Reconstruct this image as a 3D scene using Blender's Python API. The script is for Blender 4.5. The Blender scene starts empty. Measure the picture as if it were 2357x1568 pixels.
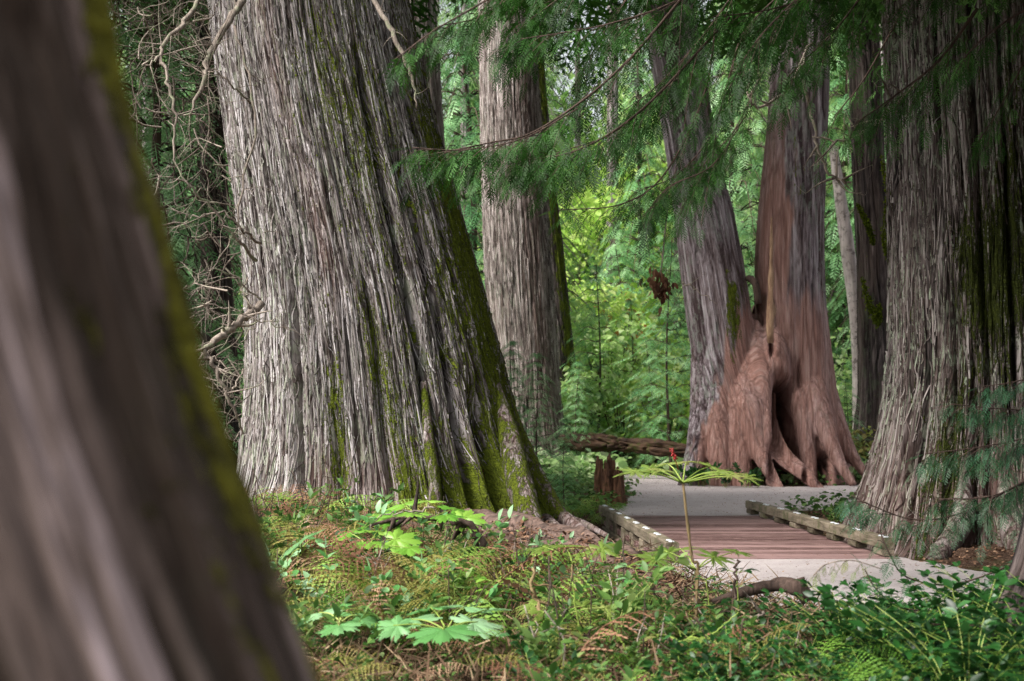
import bpy, math, random
import numpy as np
from mathutils import Vector
PI = math.pi
rng = np.random.default_rng(7)
random.seed(7)
scene = bpy.context.scene
C = scene.collection

# ------------------------------------------------------------ camera, sky, sun, exposure
F, CX, CY, HZ, EYE = 3274.0, 1178.5, 784.0, 971.0, 1.5      # photograph measured at 2357 x 1568
PITCH = math.atan((HZ - CY) / F)
cam = bpy.data.cameras.new('camera'); cam_o = bpy.data.objects.new('camera', cam); C.objects.link(cam_o)
cam.lens = 50; cam.sensor_width = 36; cam.clip_end = 2000; cam.clip_start = 0.05
cam_o.location = (0, 0, EYE); cam_o.rotation_euler = (PI / 2 + PITCH, 0, 0)
cam.dof.use_dof = True; cam.dof.focus_distance = 14.5; cam.dof.aperture_fstop = 2.7
scene.camera = cam_o

SUN_EL, SUN_AZ = math.radians(48), math.radians(240)       # azimuth clockwise from +Y: behind the camera, to the left
w = bpy.data.worlds.new('World'); scene.world = w; w.use_nodes = True
nt = w.node_tree; bg = nt.nodes['Background']
sky = nt.nodes.new('ShaderNodeTexSky'); sky.sky_type = 'NISHITA'; sky.sun_disc = False
sky.sun_elevation = SUN_EL; sky.sun_rotation = SUN_AZ; sky.dust_density = 4; sky.ozone_density = 1
hs = nt.nodes.new('ShaderNodeHueSaturation'); hs.inputs['Saturation'].default_value = 0.22
nt.links.new(sky.outputs[0], hs.inputs['Color']); nt.links.new(hs.outputs[0], bg.inputs[0])
bg.inputs[1].default_value = 0.125
sun = bpy.data.lights.new('sun', 'SUN'); sun.energy = 2.6; sun.angle = math.radians(22); sun.color = (1, .95, .88)
sun_o = bpy.data.objects.new('sun', sun); C.objects.link(sun_o)
sd = Vector((math.sin(SUN_AZ) * math.cos(SUN_EL), math.cos(SUN_AZ) * math.cos(SUN_EL), math.sin(SUN_EL)))
sun_o.rotation_euler = sd.to_track_quat('Z', 'Y').to_euler()
scene.view_settings.view_transform = 'Standard'; scene.view_settings.look = 'None'
scene.view_settings.exposure = 1.2; scene.view_settings.gamma = 1
cy = scene.cycles
cy.max_bounces = 5; cy.diffuse_bounces = 4; cy.glossy_bounces = 2; cy.transmission_bounces = 3; cy.transparent_max_bounces = 4
cy.use_denoising = True; cy.denoising_prefilter = 'NONE'; cy.sample_clamp_indirect = 4; cy.caustics_reflective = False; cy.caustics_refractive = False

# ------------------------------------------------------------ helpers
def P(px, py, d):                       # world point at depth d (metres along +Y) seen at photo pixel (px, py)
    px = np.asarray(px, float); py = np.asarray(py, float); d = np.asarray(d, float)
    a = (px - CX) / F; b = -(py - CY) / F
    yy = math.cos(PITCH) - b * math.sin(PITCH); zz = math.sin(PITCH) + b * math.cos(PITCH)
    s = d / yy
    return np.stack(np.broadcast_arrays(a * s, d, EYE + zz * s), -1)

_perm = np.random.default_rng(3).permutation(256)
_perm = np.concatenate([_perm, _perm, _perm])
_g = np.random.default_rng(4).normal(size=(256, 3)); _g /= np.linalg.norm(_g, axis=1)[:, None]
def perlin(p, s=(1, 1, 1), off=0.0):
    p = p * np.asarray(s, float) + off
    i = np.floor(p).astype(np.int64); f = p - i; i &= 255
    u = f * f * f * (f * (f * 6 - 15) + 10)
    r = 0
    for dx in (0, 1):
        wx = u[:, 0] if dx else 1 - u[:, 0]
        for dy in (0, 1):
            wy = u[:, 1] if dy else 1 - u[:, 1]
            for dz in (0, 1):
                wz = u[:, 2] if dz else 1 - u[:, 2]
                h = _perm[_perm[_perm[(i[:, 0] + dx) & 255] + ((i[:, 1] + dy) & 255)] + ((i[:, 2] + dz) & 255)]
                g = _g[h]
                r = r + wx * wy * wz * (g[:, 0] * (f[:, 0] - dx) + g[:, 1] * (f[:, 1] - dy) + g[:, 2] * (f[:, 2] - dz))
    return r * 1.6
def sstep(a, b, x):
    t = np.clip((x - a) / (b - a), 0, 1); return t * t * (3 - 2 * t)
def unit(v):
    v = np.asarray(v, float); return v / (np.linalg.norm(v, axis=-1, keepdims=True) + 1e-9)

def mesh(name, V, Q=None, T=None, mats=(), attrs=None, smooth=True, midx=None):
    me = bpy.data.meshes.new(name)
    V = np.asarray(V, np.float32)
    Q = np.zeros((0, 4), np.int32) if Q is None else np.asarray(Q, np.int32).reshape(-1, 4)
    T = np.zeros((0, 3), np.int32) if T is None else np.asarray(T, np.int32).reshape(-1, 3)
    me.vertices.add(len(V)); me.vertices.foreach_set('co', V.ravel())
    li = np.concatenate([Q.ravel(), T.ravel()]).astype(np.int32)
    me.loops.add(len(li)); me.loops.foreach_set('vertex_index', li)
    ls = np.concatenate([np.arange(len(Q)) * 4, len(Q) * 4 + np.arange(len(T)) * 3]).astype(np.int32)
    me.polygons.add(len(ls)); me.polygons.foreach_set('loop_start', ls)
    me.polygons.foreach_set('use_smooth', np.full(len(ls), bool(smooth)))
    for k, a in (attrs or {}).items():
        a = np.asarray(a, np.float32)
        if a.ndim == 2: me.attributes.new(k, 'FLOAT_VECTOR', 'POINT').data.foreach_set('vector', a.ravel())
        else: me.attributes.new(k, 'FLOAT', 'POINT').data.foreach_set('value', a)
    for m in mats: me.materials.append(m)
    if midx is not None: me.polygons.foreach_set('material_index', np.asarray(midx, np.int32))
    me.update(calc_edges=True); me.validate()
    return me

def tag(o, label=None, cat=None, group=None, kind=None):
    if label: o['label'] = label
    if cat: o['category'] = cat
    if group: o['group'] = group
    if kind: o['kind'] = kind
    return o
def link(name, me, parent=None):
    o = bpy.data.objects.new(name, me); C.objects.link(o)
    if parent is not None: o.parent = parent
    return o
def empty(name, loc, label, cat, group=None):
    o = bpy.data.objects.new(name, None); C.objects.link(o); o.location = tuple(float(v) for v in loc)
    return tag(o, label, cat, group)
def copy_tree(o, loc, rz=0, s=1, label=None, group=None, tilt=(0, 0), cat=None):
    c = o.copy(); C.objects.link(c)
    c.location = tuple(float(v) for v in loc); c.rotation_euler = (tilt[0], tilt[1], rz)
    c.scale = (s, s, s) if np.isscalar(s) else s
    if label: c['label'] = label
    if cat: c['category'] = cat
    if group: c['group'] = group
    for ch in list(o.children):
        k = ch.copy(); C.objects.link(k); k.parent = c
        for g in ch.children:
            q = g.copy(); C.objects.link(q); q.parent = k
    return c

class MB:                               # collects geometry that becomes ONE mesh
    def __init__(s): s.V = []; s.Q = []; s.T = []; s.t = []; s.n = 0
    def add(s, V, Q=None, T=None, tint=0.5):
        V = np.asarray(V, float).reshape(-1, 3)
        if Q is not None and len(Q): s.Q.append(np.asarray(Q) + s.n)
        if T is not None and len(T): s.T.append(np.asarray(T) + s.n)
        s.t.append(np.broadcast_to(np.asarray(tint, float), (len(V),))); s.V.append(V); s.n += len(V)
    def inst(s, proto, M, L, tint=None):  # many transformed copies of a small proto
        V0, Q0, T0 = proto; k = len(M); n = len(V0)
        if k == 0: return
        V = np.einsum('kij,nj->kni', M, V0) + np.asarray(L)[:, None, :]
        off = (np.arange(k) * n)[:, None, None]
        Q = (Q0[None] + off).reshape(-1, 4) if len(Q0) else None
        T = (T0[None] + off).reshape(-1, 3) if len(T0) else None
        if tint is None: tint = rng.random(k)
        s.add(V.reshape(-1, 3), Q, T, np.repeat(tint, n))
    def tube(s, pts, rad, seg=6, tint=0.5, cap=True, rough=0.0):
        pts = np.asarray(pts, float); n = len(pts)
        rad = np.broadcast_to(np.asarray(rad, float), (n,)) if np.ndim(rad) == 0 else np.asarray(rad, float)
        tan = unit(np.gradient(pts, axis=0))
        ref = np.array([0, 0, 1.]) if abs(tan[0][2]) < .9 else np.array([1., 0, 0])
        N = [unit(np.cross(tan[0], ref))]
        for i in range(1, n):
            v = N[-1] - tan[i] * np.dot(N[-1], tan[i]); N.append(unit(v))
        N = np.array(N); B = np.cross(tan, N)
        a = np.arange(seg) / seg * 2 * PI
        rr = rad[:, None] * (1 + (rough * rng.normal(size=(n, seg)) if rough else 0))
        V = pts[:, None] + rr[..., None] * (N[:, None] * np.cos(a)[None, :, None] + B[:, None] * np.sin(a)[None, :, None])
        i = np.arange(n - 1)[:, None] * seg; j = np.arange(seg)[None]; j2 = (j + 1) % seg
        Q = np.stack([i + j, i + j2, i + seg + j2, i + seg + j], -1).reshape(-1, 4)
        V = V.reshape(-1, 3); T = None
        if cap:
            V = np.vstack([V, pts[0], pts[-1]]); b = n * seg; jj = np.arange(seg); j2 = (jj + 1) % seg
            T = np.vstack([np.stack([jj * 0 + b, j2, jj], -1), np.stack([jj * 0 + b + 1, (n - 1) * seg + jj, (n - 1) * seg + j2], -1)])
        s.add(V, Q, T, tint)
    def box(s, c, size, rz=0, tint=.5):
        x, y, z = np.array(size) / 2
        V = np.array([[-x, -y, -z], [x, -y, -z], [x, y, -z], [-x, y, -z], [-x, -y, z], [x, -y, z], [x, y, z], [-x, y, z]])
        R = np.array([[math.cos(rz), -math.sin(rz), 0], [math.sin(rz), math.cos(rz), 0], [0, 0, 1]])
        s.add(V @ R.T + np.asarray(c), [[0, 3, 2, 1], [4, 5, 6, 7], [0, 1, 5, 4], [1, 2, 6, 5], [2, 3, 7, 6], [3, 0, 4, 7]], None, tint)
    def get(s):
        V = np.vstack(s.V)
        Q = np.vstack(s.Q) if s.Q else np.zeros((0, 4), int); T = np.vstack(s.T) if s.T else np.zeros((0, 3), int)
        return V, Q, T, np.concatenate(s.t)
    def build(s, name, mat, parent=None, smooth=True, bc=False):
        V, Q, T, t = s.get()
        if parent is not None:
            L = np.array(parent.location); q = parent
            while q.parent is not None: q = q.parent; L = L + np.array(q.location)
            V = V - L
        at = {'tint': t}
        if bc: at['bc'] = V
        return link(name, mesh(name, V, Q, T, mat if isinstance(mat, (list, tuple)) else [mat], at, smooth), parent)

def curve(pts, n=12):                   # Catmull-Rom through control points
    p = np.asarray(pts, float)
    if len(p) == 2: p = np.vstack([p[0], (p[0] + p[1]) / 2, p[1]])
    q = np.vstack([2 * p[0] - p[1], p, 2 * p[-1] - p[-2]])
    t = np.linspace(0, len(p) - 1 - 1e-6, n); i = t.astype(int); f = (t - i)[:, None]
    a, b, c, d = q[i], q[i + 1], q[i + 2], q[i + 3]
    return .5 * (2 * b + (c - a) * f + (2 * a - 5 * b + 4 * c - d) * f ** 2 + (3 * b - a - 3 * c + d) * f ** 3)

# ------------------------------------------------------------ materials
def srgb(h):
    h = h.lstrip('#'); v = [int(h[i:i + 2], 16) / 255 for i in (0, 2, 4)]
    return tuple(((c / 12.92) if c <= .04045 else ((c + .055) / 1.055) ** 2.4) for c in v) + (1,)
class N:
    def __init__(s, name):
        s.m = bpy.data.materials.new(name); s.m.use_nodes = True; s.nt = s.m.node_tree; s.nt.nodes.clear()
        s.out = s.nt.nodes.new('ShaderNodeOutputMaterial')
    def n(s, t, **k):
        x = s.nt.nodes.new('ShaderNode' + t)
        for a, v in k.items(): setattr(x, a, v)
        return x
    def l(s, a, b): s.nt.links.new(a, b)
    def setin(s, sock, v):
        if isinstance(v, bpy.types.NodeSocket): s.l(v, sock)
        else: sock.default_value = v
    def attr(s, name, out='Fac'): return s.n('Attribute', attribute_name=name).outputs[out]
    def vec(s, src, scale):
        m = s.n('Mapping'); s.l(src, m.inputs[0]); m.inputs['Scale'].default_value = scale; return m.outputs[0]
    def noise(s, v, scale=1, detail=3, rough=.55, dist=0):
        x = s.n('TexNoise'); s.l(v, x.inputs['Vector']); x.inputs['Scale'].default_value = scale
        x.inputs['Detail'].default_value = detail; x.inputs['Roughness'].default_value = rough; x.inputs['Distortion'].default_value = dist
        return x.outputs['Fac']
    def vor(s, v, feature):
        x = s.n('TexVoronoi', feature=feature); s.l(v, x.inputs['Vector']); x.inputs['Scale'].default_value = 1
        return x.outputs['Distance'] if feature == 'DISTANCE_TO_EDGE' else x.outputs['Color']
    def ramp(s, f, stops, interp='LINEAR'):
        r = s.n('ValToRGB'); cr = r.color_ramp; cr.interpolation = interp
        while len(cr.elements) < len(stops): cr.elements.new(.5)
        for e, (p, c) in zip(cr.elements, stops):
            e.position = p; e.color = c if isinstance(c, tuple) else ((c, c, c, 1) if not isinstance(c, str) else srgb(c))
        s.l(f, r.inputs[0]); return r.outputs[0]
    def mix(s, f, a, b, mode='MIX'):
        x = s.n('Mix', data_type='RGBA', blend_type=mode)
        s.setin(x.inputs[0], f); s.setin(x.inputs[6], a); s.setin(x.inputs[7], b); return x.outputs[2]
    def math(s, op, a, b=0.0, c=0.0, clamp=False):
        x = s.n('Math', operation=op, use_clamp=clamp); s.setin(x.inputs[0], a); s.setin(x.inputs[1], b); s.setin(x.inputs[2], c); return x.outputs[0]
    def bump(s, h, dist=.01, strength=1.0, normal=None):
        b = s.n('Bump'); s.l(h, b.inputs['Height']); b.inputs['Distance'].default_value = dist; b.inputs['Strength'].default_value = strength
        if normal is not None: s.l(normal, b.inputs['Normal'])
        return b.outputs[0]
    def bsdf(s, col, rough=.8, spec=.3, normal=None, transl=0, tcol=None):
        b = s.n('BsdfPrincipled'); s.setin(b.inputs['Base Color'], col); s.setin(b.inputs['Roughness'], rough)
        b.inputs['Specular IOR Level'].default_value = spec
        if normal is not None: s.l(normal, b.inputs['Normal'])
        o = b.outputs[0]
        if transl:
            t = s.n('BsdfTranslucent'); s.setin(t.inputs[0], tcol if tcol is not None else col)
            mx = s.n('MixShader'); mx.inputs[0].default_value = transl; s.l(o, mx.inputs[1]); s.l(t.outputs[0], mx.inputs[2]); o = mx.outputs[0]
        s.l(o, s.out.inputs[0]); return s.m

def bark_mat(name, deep, mid, light, lichen='#8f9a80', lich=.5, moss=('#323a0e', '#6e7a20'), S=26., red='#7a5248', bump=.045, warm='#6a5850', ss=8., sg=.35):
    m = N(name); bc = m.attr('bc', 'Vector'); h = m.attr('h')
    fib = m.noise(m.vec(bc, (S, S, S / 26)), 1, 5, .62, .15)
    fib2 = m.noise(m.vec(bc, (S * 3, S * 3, S / 9)), 1, 3, .6)
    broad = m.noise(m.vec(bc, (2.2, 2.2, .35)), 1, 3, .5)
    f = m.math('ADD', m.math('MULTIPLY', fib, .65), m.math('MULTIPLY', fib2, .35))
    strip_ = m.noise(m.vec(bc, (ss, ss, ss * .035)), 1, 3, .6)
    f = m.math('ADD', m.math('MULTIPLY', m.math('SUBTRACT', f, .5), .95), m.math('ADD', m.math('MULTIPLY', m.math('SUBTRACT', strip_, .5), sg), .5))
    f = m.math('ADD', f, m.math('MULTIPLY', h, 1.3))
    wv = m.n('TexNoise'); m.l(m.vec(bc, (5, 5, .9)), wv.inputs['Vector']); wv.inputs['Scale'].default_value = 1; wv.inputs['Detail'].default_value = 3
    wd = m.n('VectorMath', operation='MULTIPLY_ADD'); m.l(wv.outputs['Color'], wd.inputs[0]); wd.inputs[1].default_value = (.09, .09, .25); m.l(bc, wd.inputs[2]); bw = wd.outputs[0]
    va = m.vec(bw, (S * .34, S * .34, S * .018)); vb = m.vec(bw, (S * 1.05, S * 1.05, S * .055))
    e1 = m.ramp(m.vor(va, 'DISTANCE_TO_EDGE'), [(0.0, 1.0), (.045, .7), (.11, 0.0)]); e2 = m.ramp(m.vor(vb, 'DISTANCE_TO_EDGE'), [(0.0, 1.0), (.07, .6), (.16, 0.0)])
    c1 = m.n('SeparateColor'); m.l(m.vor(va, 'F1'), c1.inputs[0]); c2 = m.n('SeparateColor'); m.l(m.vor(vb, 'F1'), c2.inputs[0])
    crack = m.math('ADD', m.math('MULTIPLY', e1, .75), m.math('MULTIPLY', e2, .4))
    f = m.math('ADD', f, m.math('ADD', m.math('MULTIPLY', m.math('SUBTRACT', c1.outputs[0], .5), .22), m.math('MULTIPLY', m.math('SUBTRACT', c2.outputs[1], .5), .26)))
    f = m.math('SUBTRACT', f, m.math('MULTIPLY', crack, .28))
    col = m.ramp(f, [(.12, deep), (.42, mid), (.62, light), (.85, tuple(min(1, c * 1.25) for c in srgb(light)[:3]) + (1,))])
    col = m.mix(m.ramp(broad, [(.42, 0.0), (.62, .62)]), col, m.mix(1, col, srgb(warm), 'MULTIPLY') if False else m.mix(.42, col, srgb(warm)))
    li = m.noise(m.vec(bc, (9, 9, 3.5)), 1, 6, .72)
    li2 = m.noise(m.vec(bc, (1.3, 1.3, .5)), 1, 2, .5)
    lm = m.math('MULTIPLY', m.ramp(li, [(.50, 0.0), (.58, 1.0)]), m.ramp(li2, [(.40, 0.0), (.60, lich)]))
    col = m.mix(lm, col, srgb(lichen))
    rd = m.attr('red'); rn = m.noise(m.vec(bc, (S * 1.0, S * 1.0, S / 22)), 1, 4, .6, .1)
    rcol = m.ramp(m.math('ADD', m.math('MULTIPLY', rn, .8), m.math('MULTIPLY', fib2, .2)), [(.12, srgb('#5c443e')), (.5, srgb(red)), (.9, srgb('#c6aea6'))])
    rcol = m.mix(m.math('MULTIPLY', crack, .45), rcol, srgb('#3a221c'))
    col = m.mix(m.math('MULTIPLY', rd, m.ramp(broad, [(.3, .75), (.6, 1.0)])), col, rcol)
    mo = m.attr('moss'); mn = m.noise(m.vec(bc, (9, 9, 2.2)), 1, 6, .75); mn2 = m.noise(m.vec(bc, (40, 40, 40)), 1, 3, .7)
    mf = m.ramp(m.math('SUBTRACT', m.math('ADD', m.math('ADD', mo, m.math('MULTIPLY', mn, 1.7)), m.math('MULTIPLY', mn2, .4)), .4), [(.86, 0.0), (.95, 1.0)])
    mcol = m.mix(m.ramp(m.math('MULTIPLY', m.math('ADD', mn2, mn), .5), [(.42, 0.0), (.62, 1.0)]), srgb(moss[0]), srgb(moss[1]))
    col = m.mix(mf, col, mcol)
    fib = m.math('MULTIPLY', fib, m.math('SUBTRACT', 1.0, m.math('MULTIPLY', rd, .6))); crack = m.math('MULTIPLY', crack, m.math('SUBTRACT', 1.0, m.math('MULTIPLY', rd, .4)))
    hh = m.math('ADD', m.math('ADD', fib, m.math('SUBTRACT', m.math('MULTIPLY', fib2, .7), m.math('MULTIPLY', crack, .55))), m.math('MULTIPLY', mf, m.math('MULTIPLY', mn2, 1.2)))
    return m.bsdf(col, .88, .18, m.bump(hh, bump, 1.0))

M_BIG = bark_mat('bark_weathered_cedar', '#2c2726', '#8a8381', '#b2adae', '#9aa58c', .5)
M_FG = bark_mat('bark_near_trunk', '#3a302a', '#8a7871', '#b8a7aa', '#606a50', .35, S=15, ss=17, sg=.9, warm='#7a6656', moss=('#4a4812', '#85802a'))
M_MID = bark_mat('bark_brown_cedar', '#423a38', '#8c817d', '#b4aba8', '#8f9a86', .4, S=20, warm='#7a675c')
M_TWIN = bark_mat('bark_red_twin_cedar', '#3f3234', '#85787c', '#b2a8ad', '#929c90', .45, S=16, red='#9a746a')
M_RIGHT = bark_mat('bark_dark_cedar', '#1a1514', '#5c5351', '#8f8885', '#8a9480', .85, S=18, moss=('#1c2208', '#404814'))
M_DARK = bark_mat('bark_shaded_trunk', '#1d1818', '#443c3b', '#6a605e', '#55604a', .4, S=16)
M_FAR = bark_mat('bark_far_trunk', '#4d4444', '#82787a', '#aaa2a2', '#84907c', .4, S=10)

def wood_mat(name, a, b, S=20, along='Z', tcol=None, rough=.85):
    m = N(name); co = m.n('TexCoord').outputs['Object']
    sc = {'Z': (S, S, S / 8), 'X': (S / 8, S, S), 'Y': (S, S / 8, S)}[along]
    f = m.noise(m.vec(co, sc), 1, 5, .65, .4); g = m.noise(co, 3, 3, .6)
    f = m.math('ADD', m.math('MULTIPLY', f, .7), m.math('ADD', m.math('MULTIPLY', g, .3), m.math('MULTIPLY', m.math('SUBTRACT', m.attr('tint'), .5), .4)))
    col = m.ramp(f, [(.34, a), (.62, b)])
    if tcol: col = m.mix(m.ramp(m.noise(co, 5, 5, .7), [(.52, 0.0), (.62, .8)]), col, srgb(tcol))
    return m.bsdf(col, rough, .25, m.bump(f, .025))
M_TWIG = wood_mat('twig_grey', '#4f443c', '#a2958a', 30, tcol='#7d8468')
M_TWIGD = wood_mat('twig_dark', '#2a211d', '#5b4a42', 30)
M_STEM = wood_mat('stem_tan', '#5f4c36', '#93805c', 40)
M_LOG = wood_mat('log_rotting', '#1c1512', '#776259', 18, 'X', tcol='#46332a')
M_LOGM = wood_mat('log_mossy', '#17100c', '#4a3628', 8, 'X', tcol='#35400f')
M_STUMP = wood_mat('stump_rotten', '#23150f', '#86604a', 22, 'Z', tcol='#4a3a20')
M_BEAM = wood_mat('beam_weathered', '#40382c', '#837868', 14, 'Y', tcol='#4c4e30')
M_DECK = wood_mat('deck_plank', '#5a4340', '#8e7370', 14, 'X', tcol='#806662', rough=.7)
M_PALE = wood_mat('splinter_pale', '#6a4c3c', '#b39478', 20, 'Z')
M_BIRCH = wood_mat('pale_snag', '#8d7f7c', '#d6cac6', 6, 'Z', tcol='#5e5450')
m = N('bolt_metal'); M_BOLT = m.bsdf(srgb('#e4e8ee'), .35, .6); 
M_BOLT.node_tree.nodes['Principled BSDF'].inputs['Metallic'].default_value = .4
m = N('berry_red'); M_BERRY = m.bsdf(srgb('#8e1414'), .3, .5)
m = N('hollow_rot'); M_ROT = m.bsdf(m.ramp(m.noise(m.vec(m.n('TexCoord').outputs['Object'], (30, 30, 4)), 1, 5), [(.4, '#1c0f0a'), (.65, '#6e3d28')]), .95, .1)

def leaf_mat(name, cols, rough=.5, spec=.4, transl=.35, var=0.12, tr_gain=None):
    m = N(name); t = m.attr('tint'); oi = m.n('ObjectInfo').outputs['Random']
    nz = m.noise(m.n('TexCoord').outputs['Object'], 2.3, 2, .5)
    f = m.math('ADD', m.math('MULTIPLY', t, .7), m.math('ADD', m.math('MULTIPLY', m.math('SUBTRACT', nz, .5), .9), m.math('MULTIPLY', oi, .3)), clamp=True)
    col = m.ramp(f, [(i / (len(cols) - 1), c) for i, c in enumerate(cols)])
    return m.bsdf(col, rough, spec, None, transl, m.mix(1, col, srgb(tr_gain), 'MULTIPLY') if tr_gain else col)
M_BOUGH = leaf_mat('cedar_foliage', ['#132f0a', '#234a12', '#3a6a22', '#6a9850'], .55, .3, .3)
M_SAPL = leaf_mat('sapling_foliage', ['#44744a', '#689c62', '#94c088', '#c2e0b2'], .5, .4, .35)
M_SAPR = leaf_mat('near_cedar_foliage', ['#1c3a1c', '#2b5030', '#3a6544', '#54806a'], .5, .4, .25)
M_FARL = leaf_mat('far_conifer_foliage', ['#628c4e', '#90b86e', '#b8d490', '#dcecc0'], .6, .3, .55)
M_BRIGHT = leaf_mat('bright_broad_leaves', ['#86b048', '#a8cc5e', '#cce080', '#eef4c0'], .5, .4, .55)
M_PALEL = leaf_mat('pale_backlit_leaves', ['#86b45c', '#acd07c', '#d0e6a0', '#ecf6d0'], .5, .4, .55)
M_ORANGE = leaf_mat('orange_leaves', ['#a8622c', '#c9803a', '#d9a95a'], .5, .4, .4)
M_FERN = leaf_mat('fern_fronds', ['#4f6a24', '#70843a', '#8f8c48', '#8a7048'], .6, .3, .35)
M_FERNG = leaf_mat('green_fern_fronds', ['#3f6a22', '#5f8a30', '#7fa344', '#9ab25c'], .6, .3, .35)
M_FERNB = leaf_mat('dead_fern_fronds', ['#3e2a20', '#6a4838', '#8a6650', '#a98e74'], .8, .1, .15)
M_CLUB = leaf_mat('devils_club_leaf', ['#4f8a2c', '#6fa238', '#8fb84c', '#a5c566'], .38, .5, .35)
M_CLUBT = leaf_mat('shiny_broad_leaf', ['#4a8440', '#5f9652', '#86b27c', '#a8c8a4'], .3, .6, .3)
M_CLUBR = leaf_mat('ragged_leaf', ['#56702a', '#6c8236', '#82924a', '#988f5c'], .5, .4, .35)
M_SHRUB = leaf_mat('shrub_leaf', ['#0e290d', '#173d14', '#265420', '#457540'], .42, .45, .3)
M_HERB = leaf_mat('herb_leaf', ['#2c4c1c', '#43682c', '#648640', '#90a264'], .5, .4, .35)
M_PSTEM = leaf_mat('green_stem', ['#6c8434', '#8ca04a', '#a8b468'], .6, .3, .1)
M_LITTER = leaf_mat('ground_litter', ['#34241c', '#5c4234', '#846652', '#a88e74'], .9, .1, .1)
M_STRAW = leaf_mat('dry_straw', ['#33261e', '#5e4a3a', '#8c7860', '#bca888'], .9, .1, .1)
M_MOSSC = leaf_mat('moss_clump', ['#2e380c', '#4c5a12', '#6f7e1e'], .9, .1, .2)

# ------------------------------------------------------------ terrain and path
def poly_sd(x, y, poly):                # signed distance, negative inside
    poly = np.asarray(poly, float); n = len(poly); d = np.full(x.shape, 1e9); ins = np.zeros(x.shape, bool)
    for i in range(n):
        a = poly[i]; b = poly[(i + 1) % n]; e = b - a
        t = np.clip(((x - a[0]) * e[0] + (y - a[1]) * e[1]) / (e @ e), 0, 1)
        d = np.minimum(d, np.hypot(x - a[0] - e[0] * t, y - a[1] - e[1] * t))
        c = ((a[1] <= y) & (b[1] > y)) | ((b[1] <= y) & (a[1] > y))
        xi = a[0] + (y - a[1]) / (e[1] if e[1] else 1e-9) * e[0]
        ins ^= c & (x < xi)
    return np.where(ins, -d, d)
def G(px, py):                          # ground point (z = 0) seen at a pixel
    a = (px - CX) / F; b = -(py - CY) / F
    yy = math.cos(PITCH) - b * math.sin(PITCH); zz = math.sin(PITCH) + b * math.cos(PITCH)
    s = -EYE / zz; return (a * s, yy * s)
NEAR_PATH = [(1.6, 15.9), (1.5, 14.7), (1.75, 13.0), (2.25, 11.9), (3.0, 10.7), (4.5, 9.6), (7.5, 8.6), (13, 7.5), (13, 11), (8, 12.2), (5.6, 13.2), (4.6, 14.6), (4.35, 15.9)]
FAR_PATH = [(1.35, 22.3), (1.9, 25.5), (2.6, 29.5), (2.6, 34.0), (2.6, 38.5), (3.6, 41.5), (5.2, 36.5), (5.2, 34.0), (6.4, 33.0), (8.6, 34.0), (9.6, 37.0), (13.5, 40), (13, 32), (7.2, 26.2), (4.8, 24.3), (4.2, 22.3)]
DECK = np.array([(1.62, 15.6), (4.22, 15.6), (3.90, 22.7), (1.33, 22.7)])
def path_sd(x, y): return np.minimum(poly_sd(x, y, NEAR_PATH), poly_sd(x, y, FAR_PATH))
def gh(x, y):
    x = np.asarray(x, float); y = np.asarray(y, float); sh = x.shape; x = x.ravel(); y = y.ravel()
    p = np.stack([x, y, x * 0], -1)
    z = .42 * sstep(1.6, -4.2, x) * sstep(5, 15, y) + .1 * sstep(6.0, 9.0, x)
    z = z + .10 * perlin(p, (.6, .6, 1)) + .05 * perlin(p, (1.9, 1.9, 1), 5.3) + .025 * perlin(p, (6, 6, 1), 9.1) + .05
    z = z + .8 * sstep(45, 90, y) * (1 + perlin(p, (.05, .05, 1), 2.2))
    s = np.minimum(path_sd(x, y), poly_sd(x, y, DECK) + .1)
    z = z * sstep(.0, 1.3, s) - .012 - .02 * sstep(0, .2, -s)
    gul = sstep(2.6, 1.2, np.abs(y - 18.9 + .25 * (x - 2))) * sstep(.2, 1.2, x) * sstep(5.3, 4.4, x)
    z = z - .85 * gul
    return z.reshape(sh)
gx = np.unique(np.concatenate([np.linspace(-400, -30, 14), np.linspace(-30, -7, 30), np.arange(-7, 10, .085), np.linspace(10, 40, 40), np.linspace(40, 400, 14)]))
gy = np.unique(np.concatenate([np.linspace(-60, 0, 8), np.linspace(0, 6, 20), np.arange(6, 26, .085), np.arange(26, 45, .25), np.linspace(45, 120, 40), np.linspace(120, 700, 12)]))
X, Y = np.meshgrid(gx, gy); Z = gh(X, Y)
def grid_faces(ny, nx):
    i = np.arange(ny - 1)[:, None] * nx; j = np.arange(nx - 1)[None]
    return np.stack([i + j, i + j + 1, i + nx + j + 1, i + nx + j], -1).reshape(-1, 4)
m = N('forest_floor'); co = m.n('TexCoord').outputs['Object']
a = m.noise(co, 9, 8, .75); b = m.noise(co, 45, 4, .7); c = m.noise(co, .5, 3, .6)
col = m.ramp(m.math('ADD', m.math('MULTIPLY', a, .5), m.math('MULTIPLY', b, .5)), [(.36, '#211812'), (.5, '#4a382d'), (.62, '#7e6656'), (.72, '#9c8670')])
col = m.mix(m.ramp(c, [(.5, 0.0), (.62, .6)]), col, m.ramp(b, [(.4, '#26300f'), (.6, '#4c5a20')]))
far = m.ramp(m.math('DIVIDE', m.n('SeparateXYZ').outputs[1], 1) if False else b, [(0, 0.0), (1, 0.0)])
M_GROUND = m.bsdf(col, .95, .1, m.bump(m.math('ADD', a, b), .03))
ground = link('ground', mesh('ground', np.stack([X, Y, Z], -1).reshape(-1, 3), grid_faces(len(gy), len(gx)), None, [M_GROUND]))
tag(ground, 'brown forest floor of needles and duff', 'ground', kind='structure')

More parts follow.
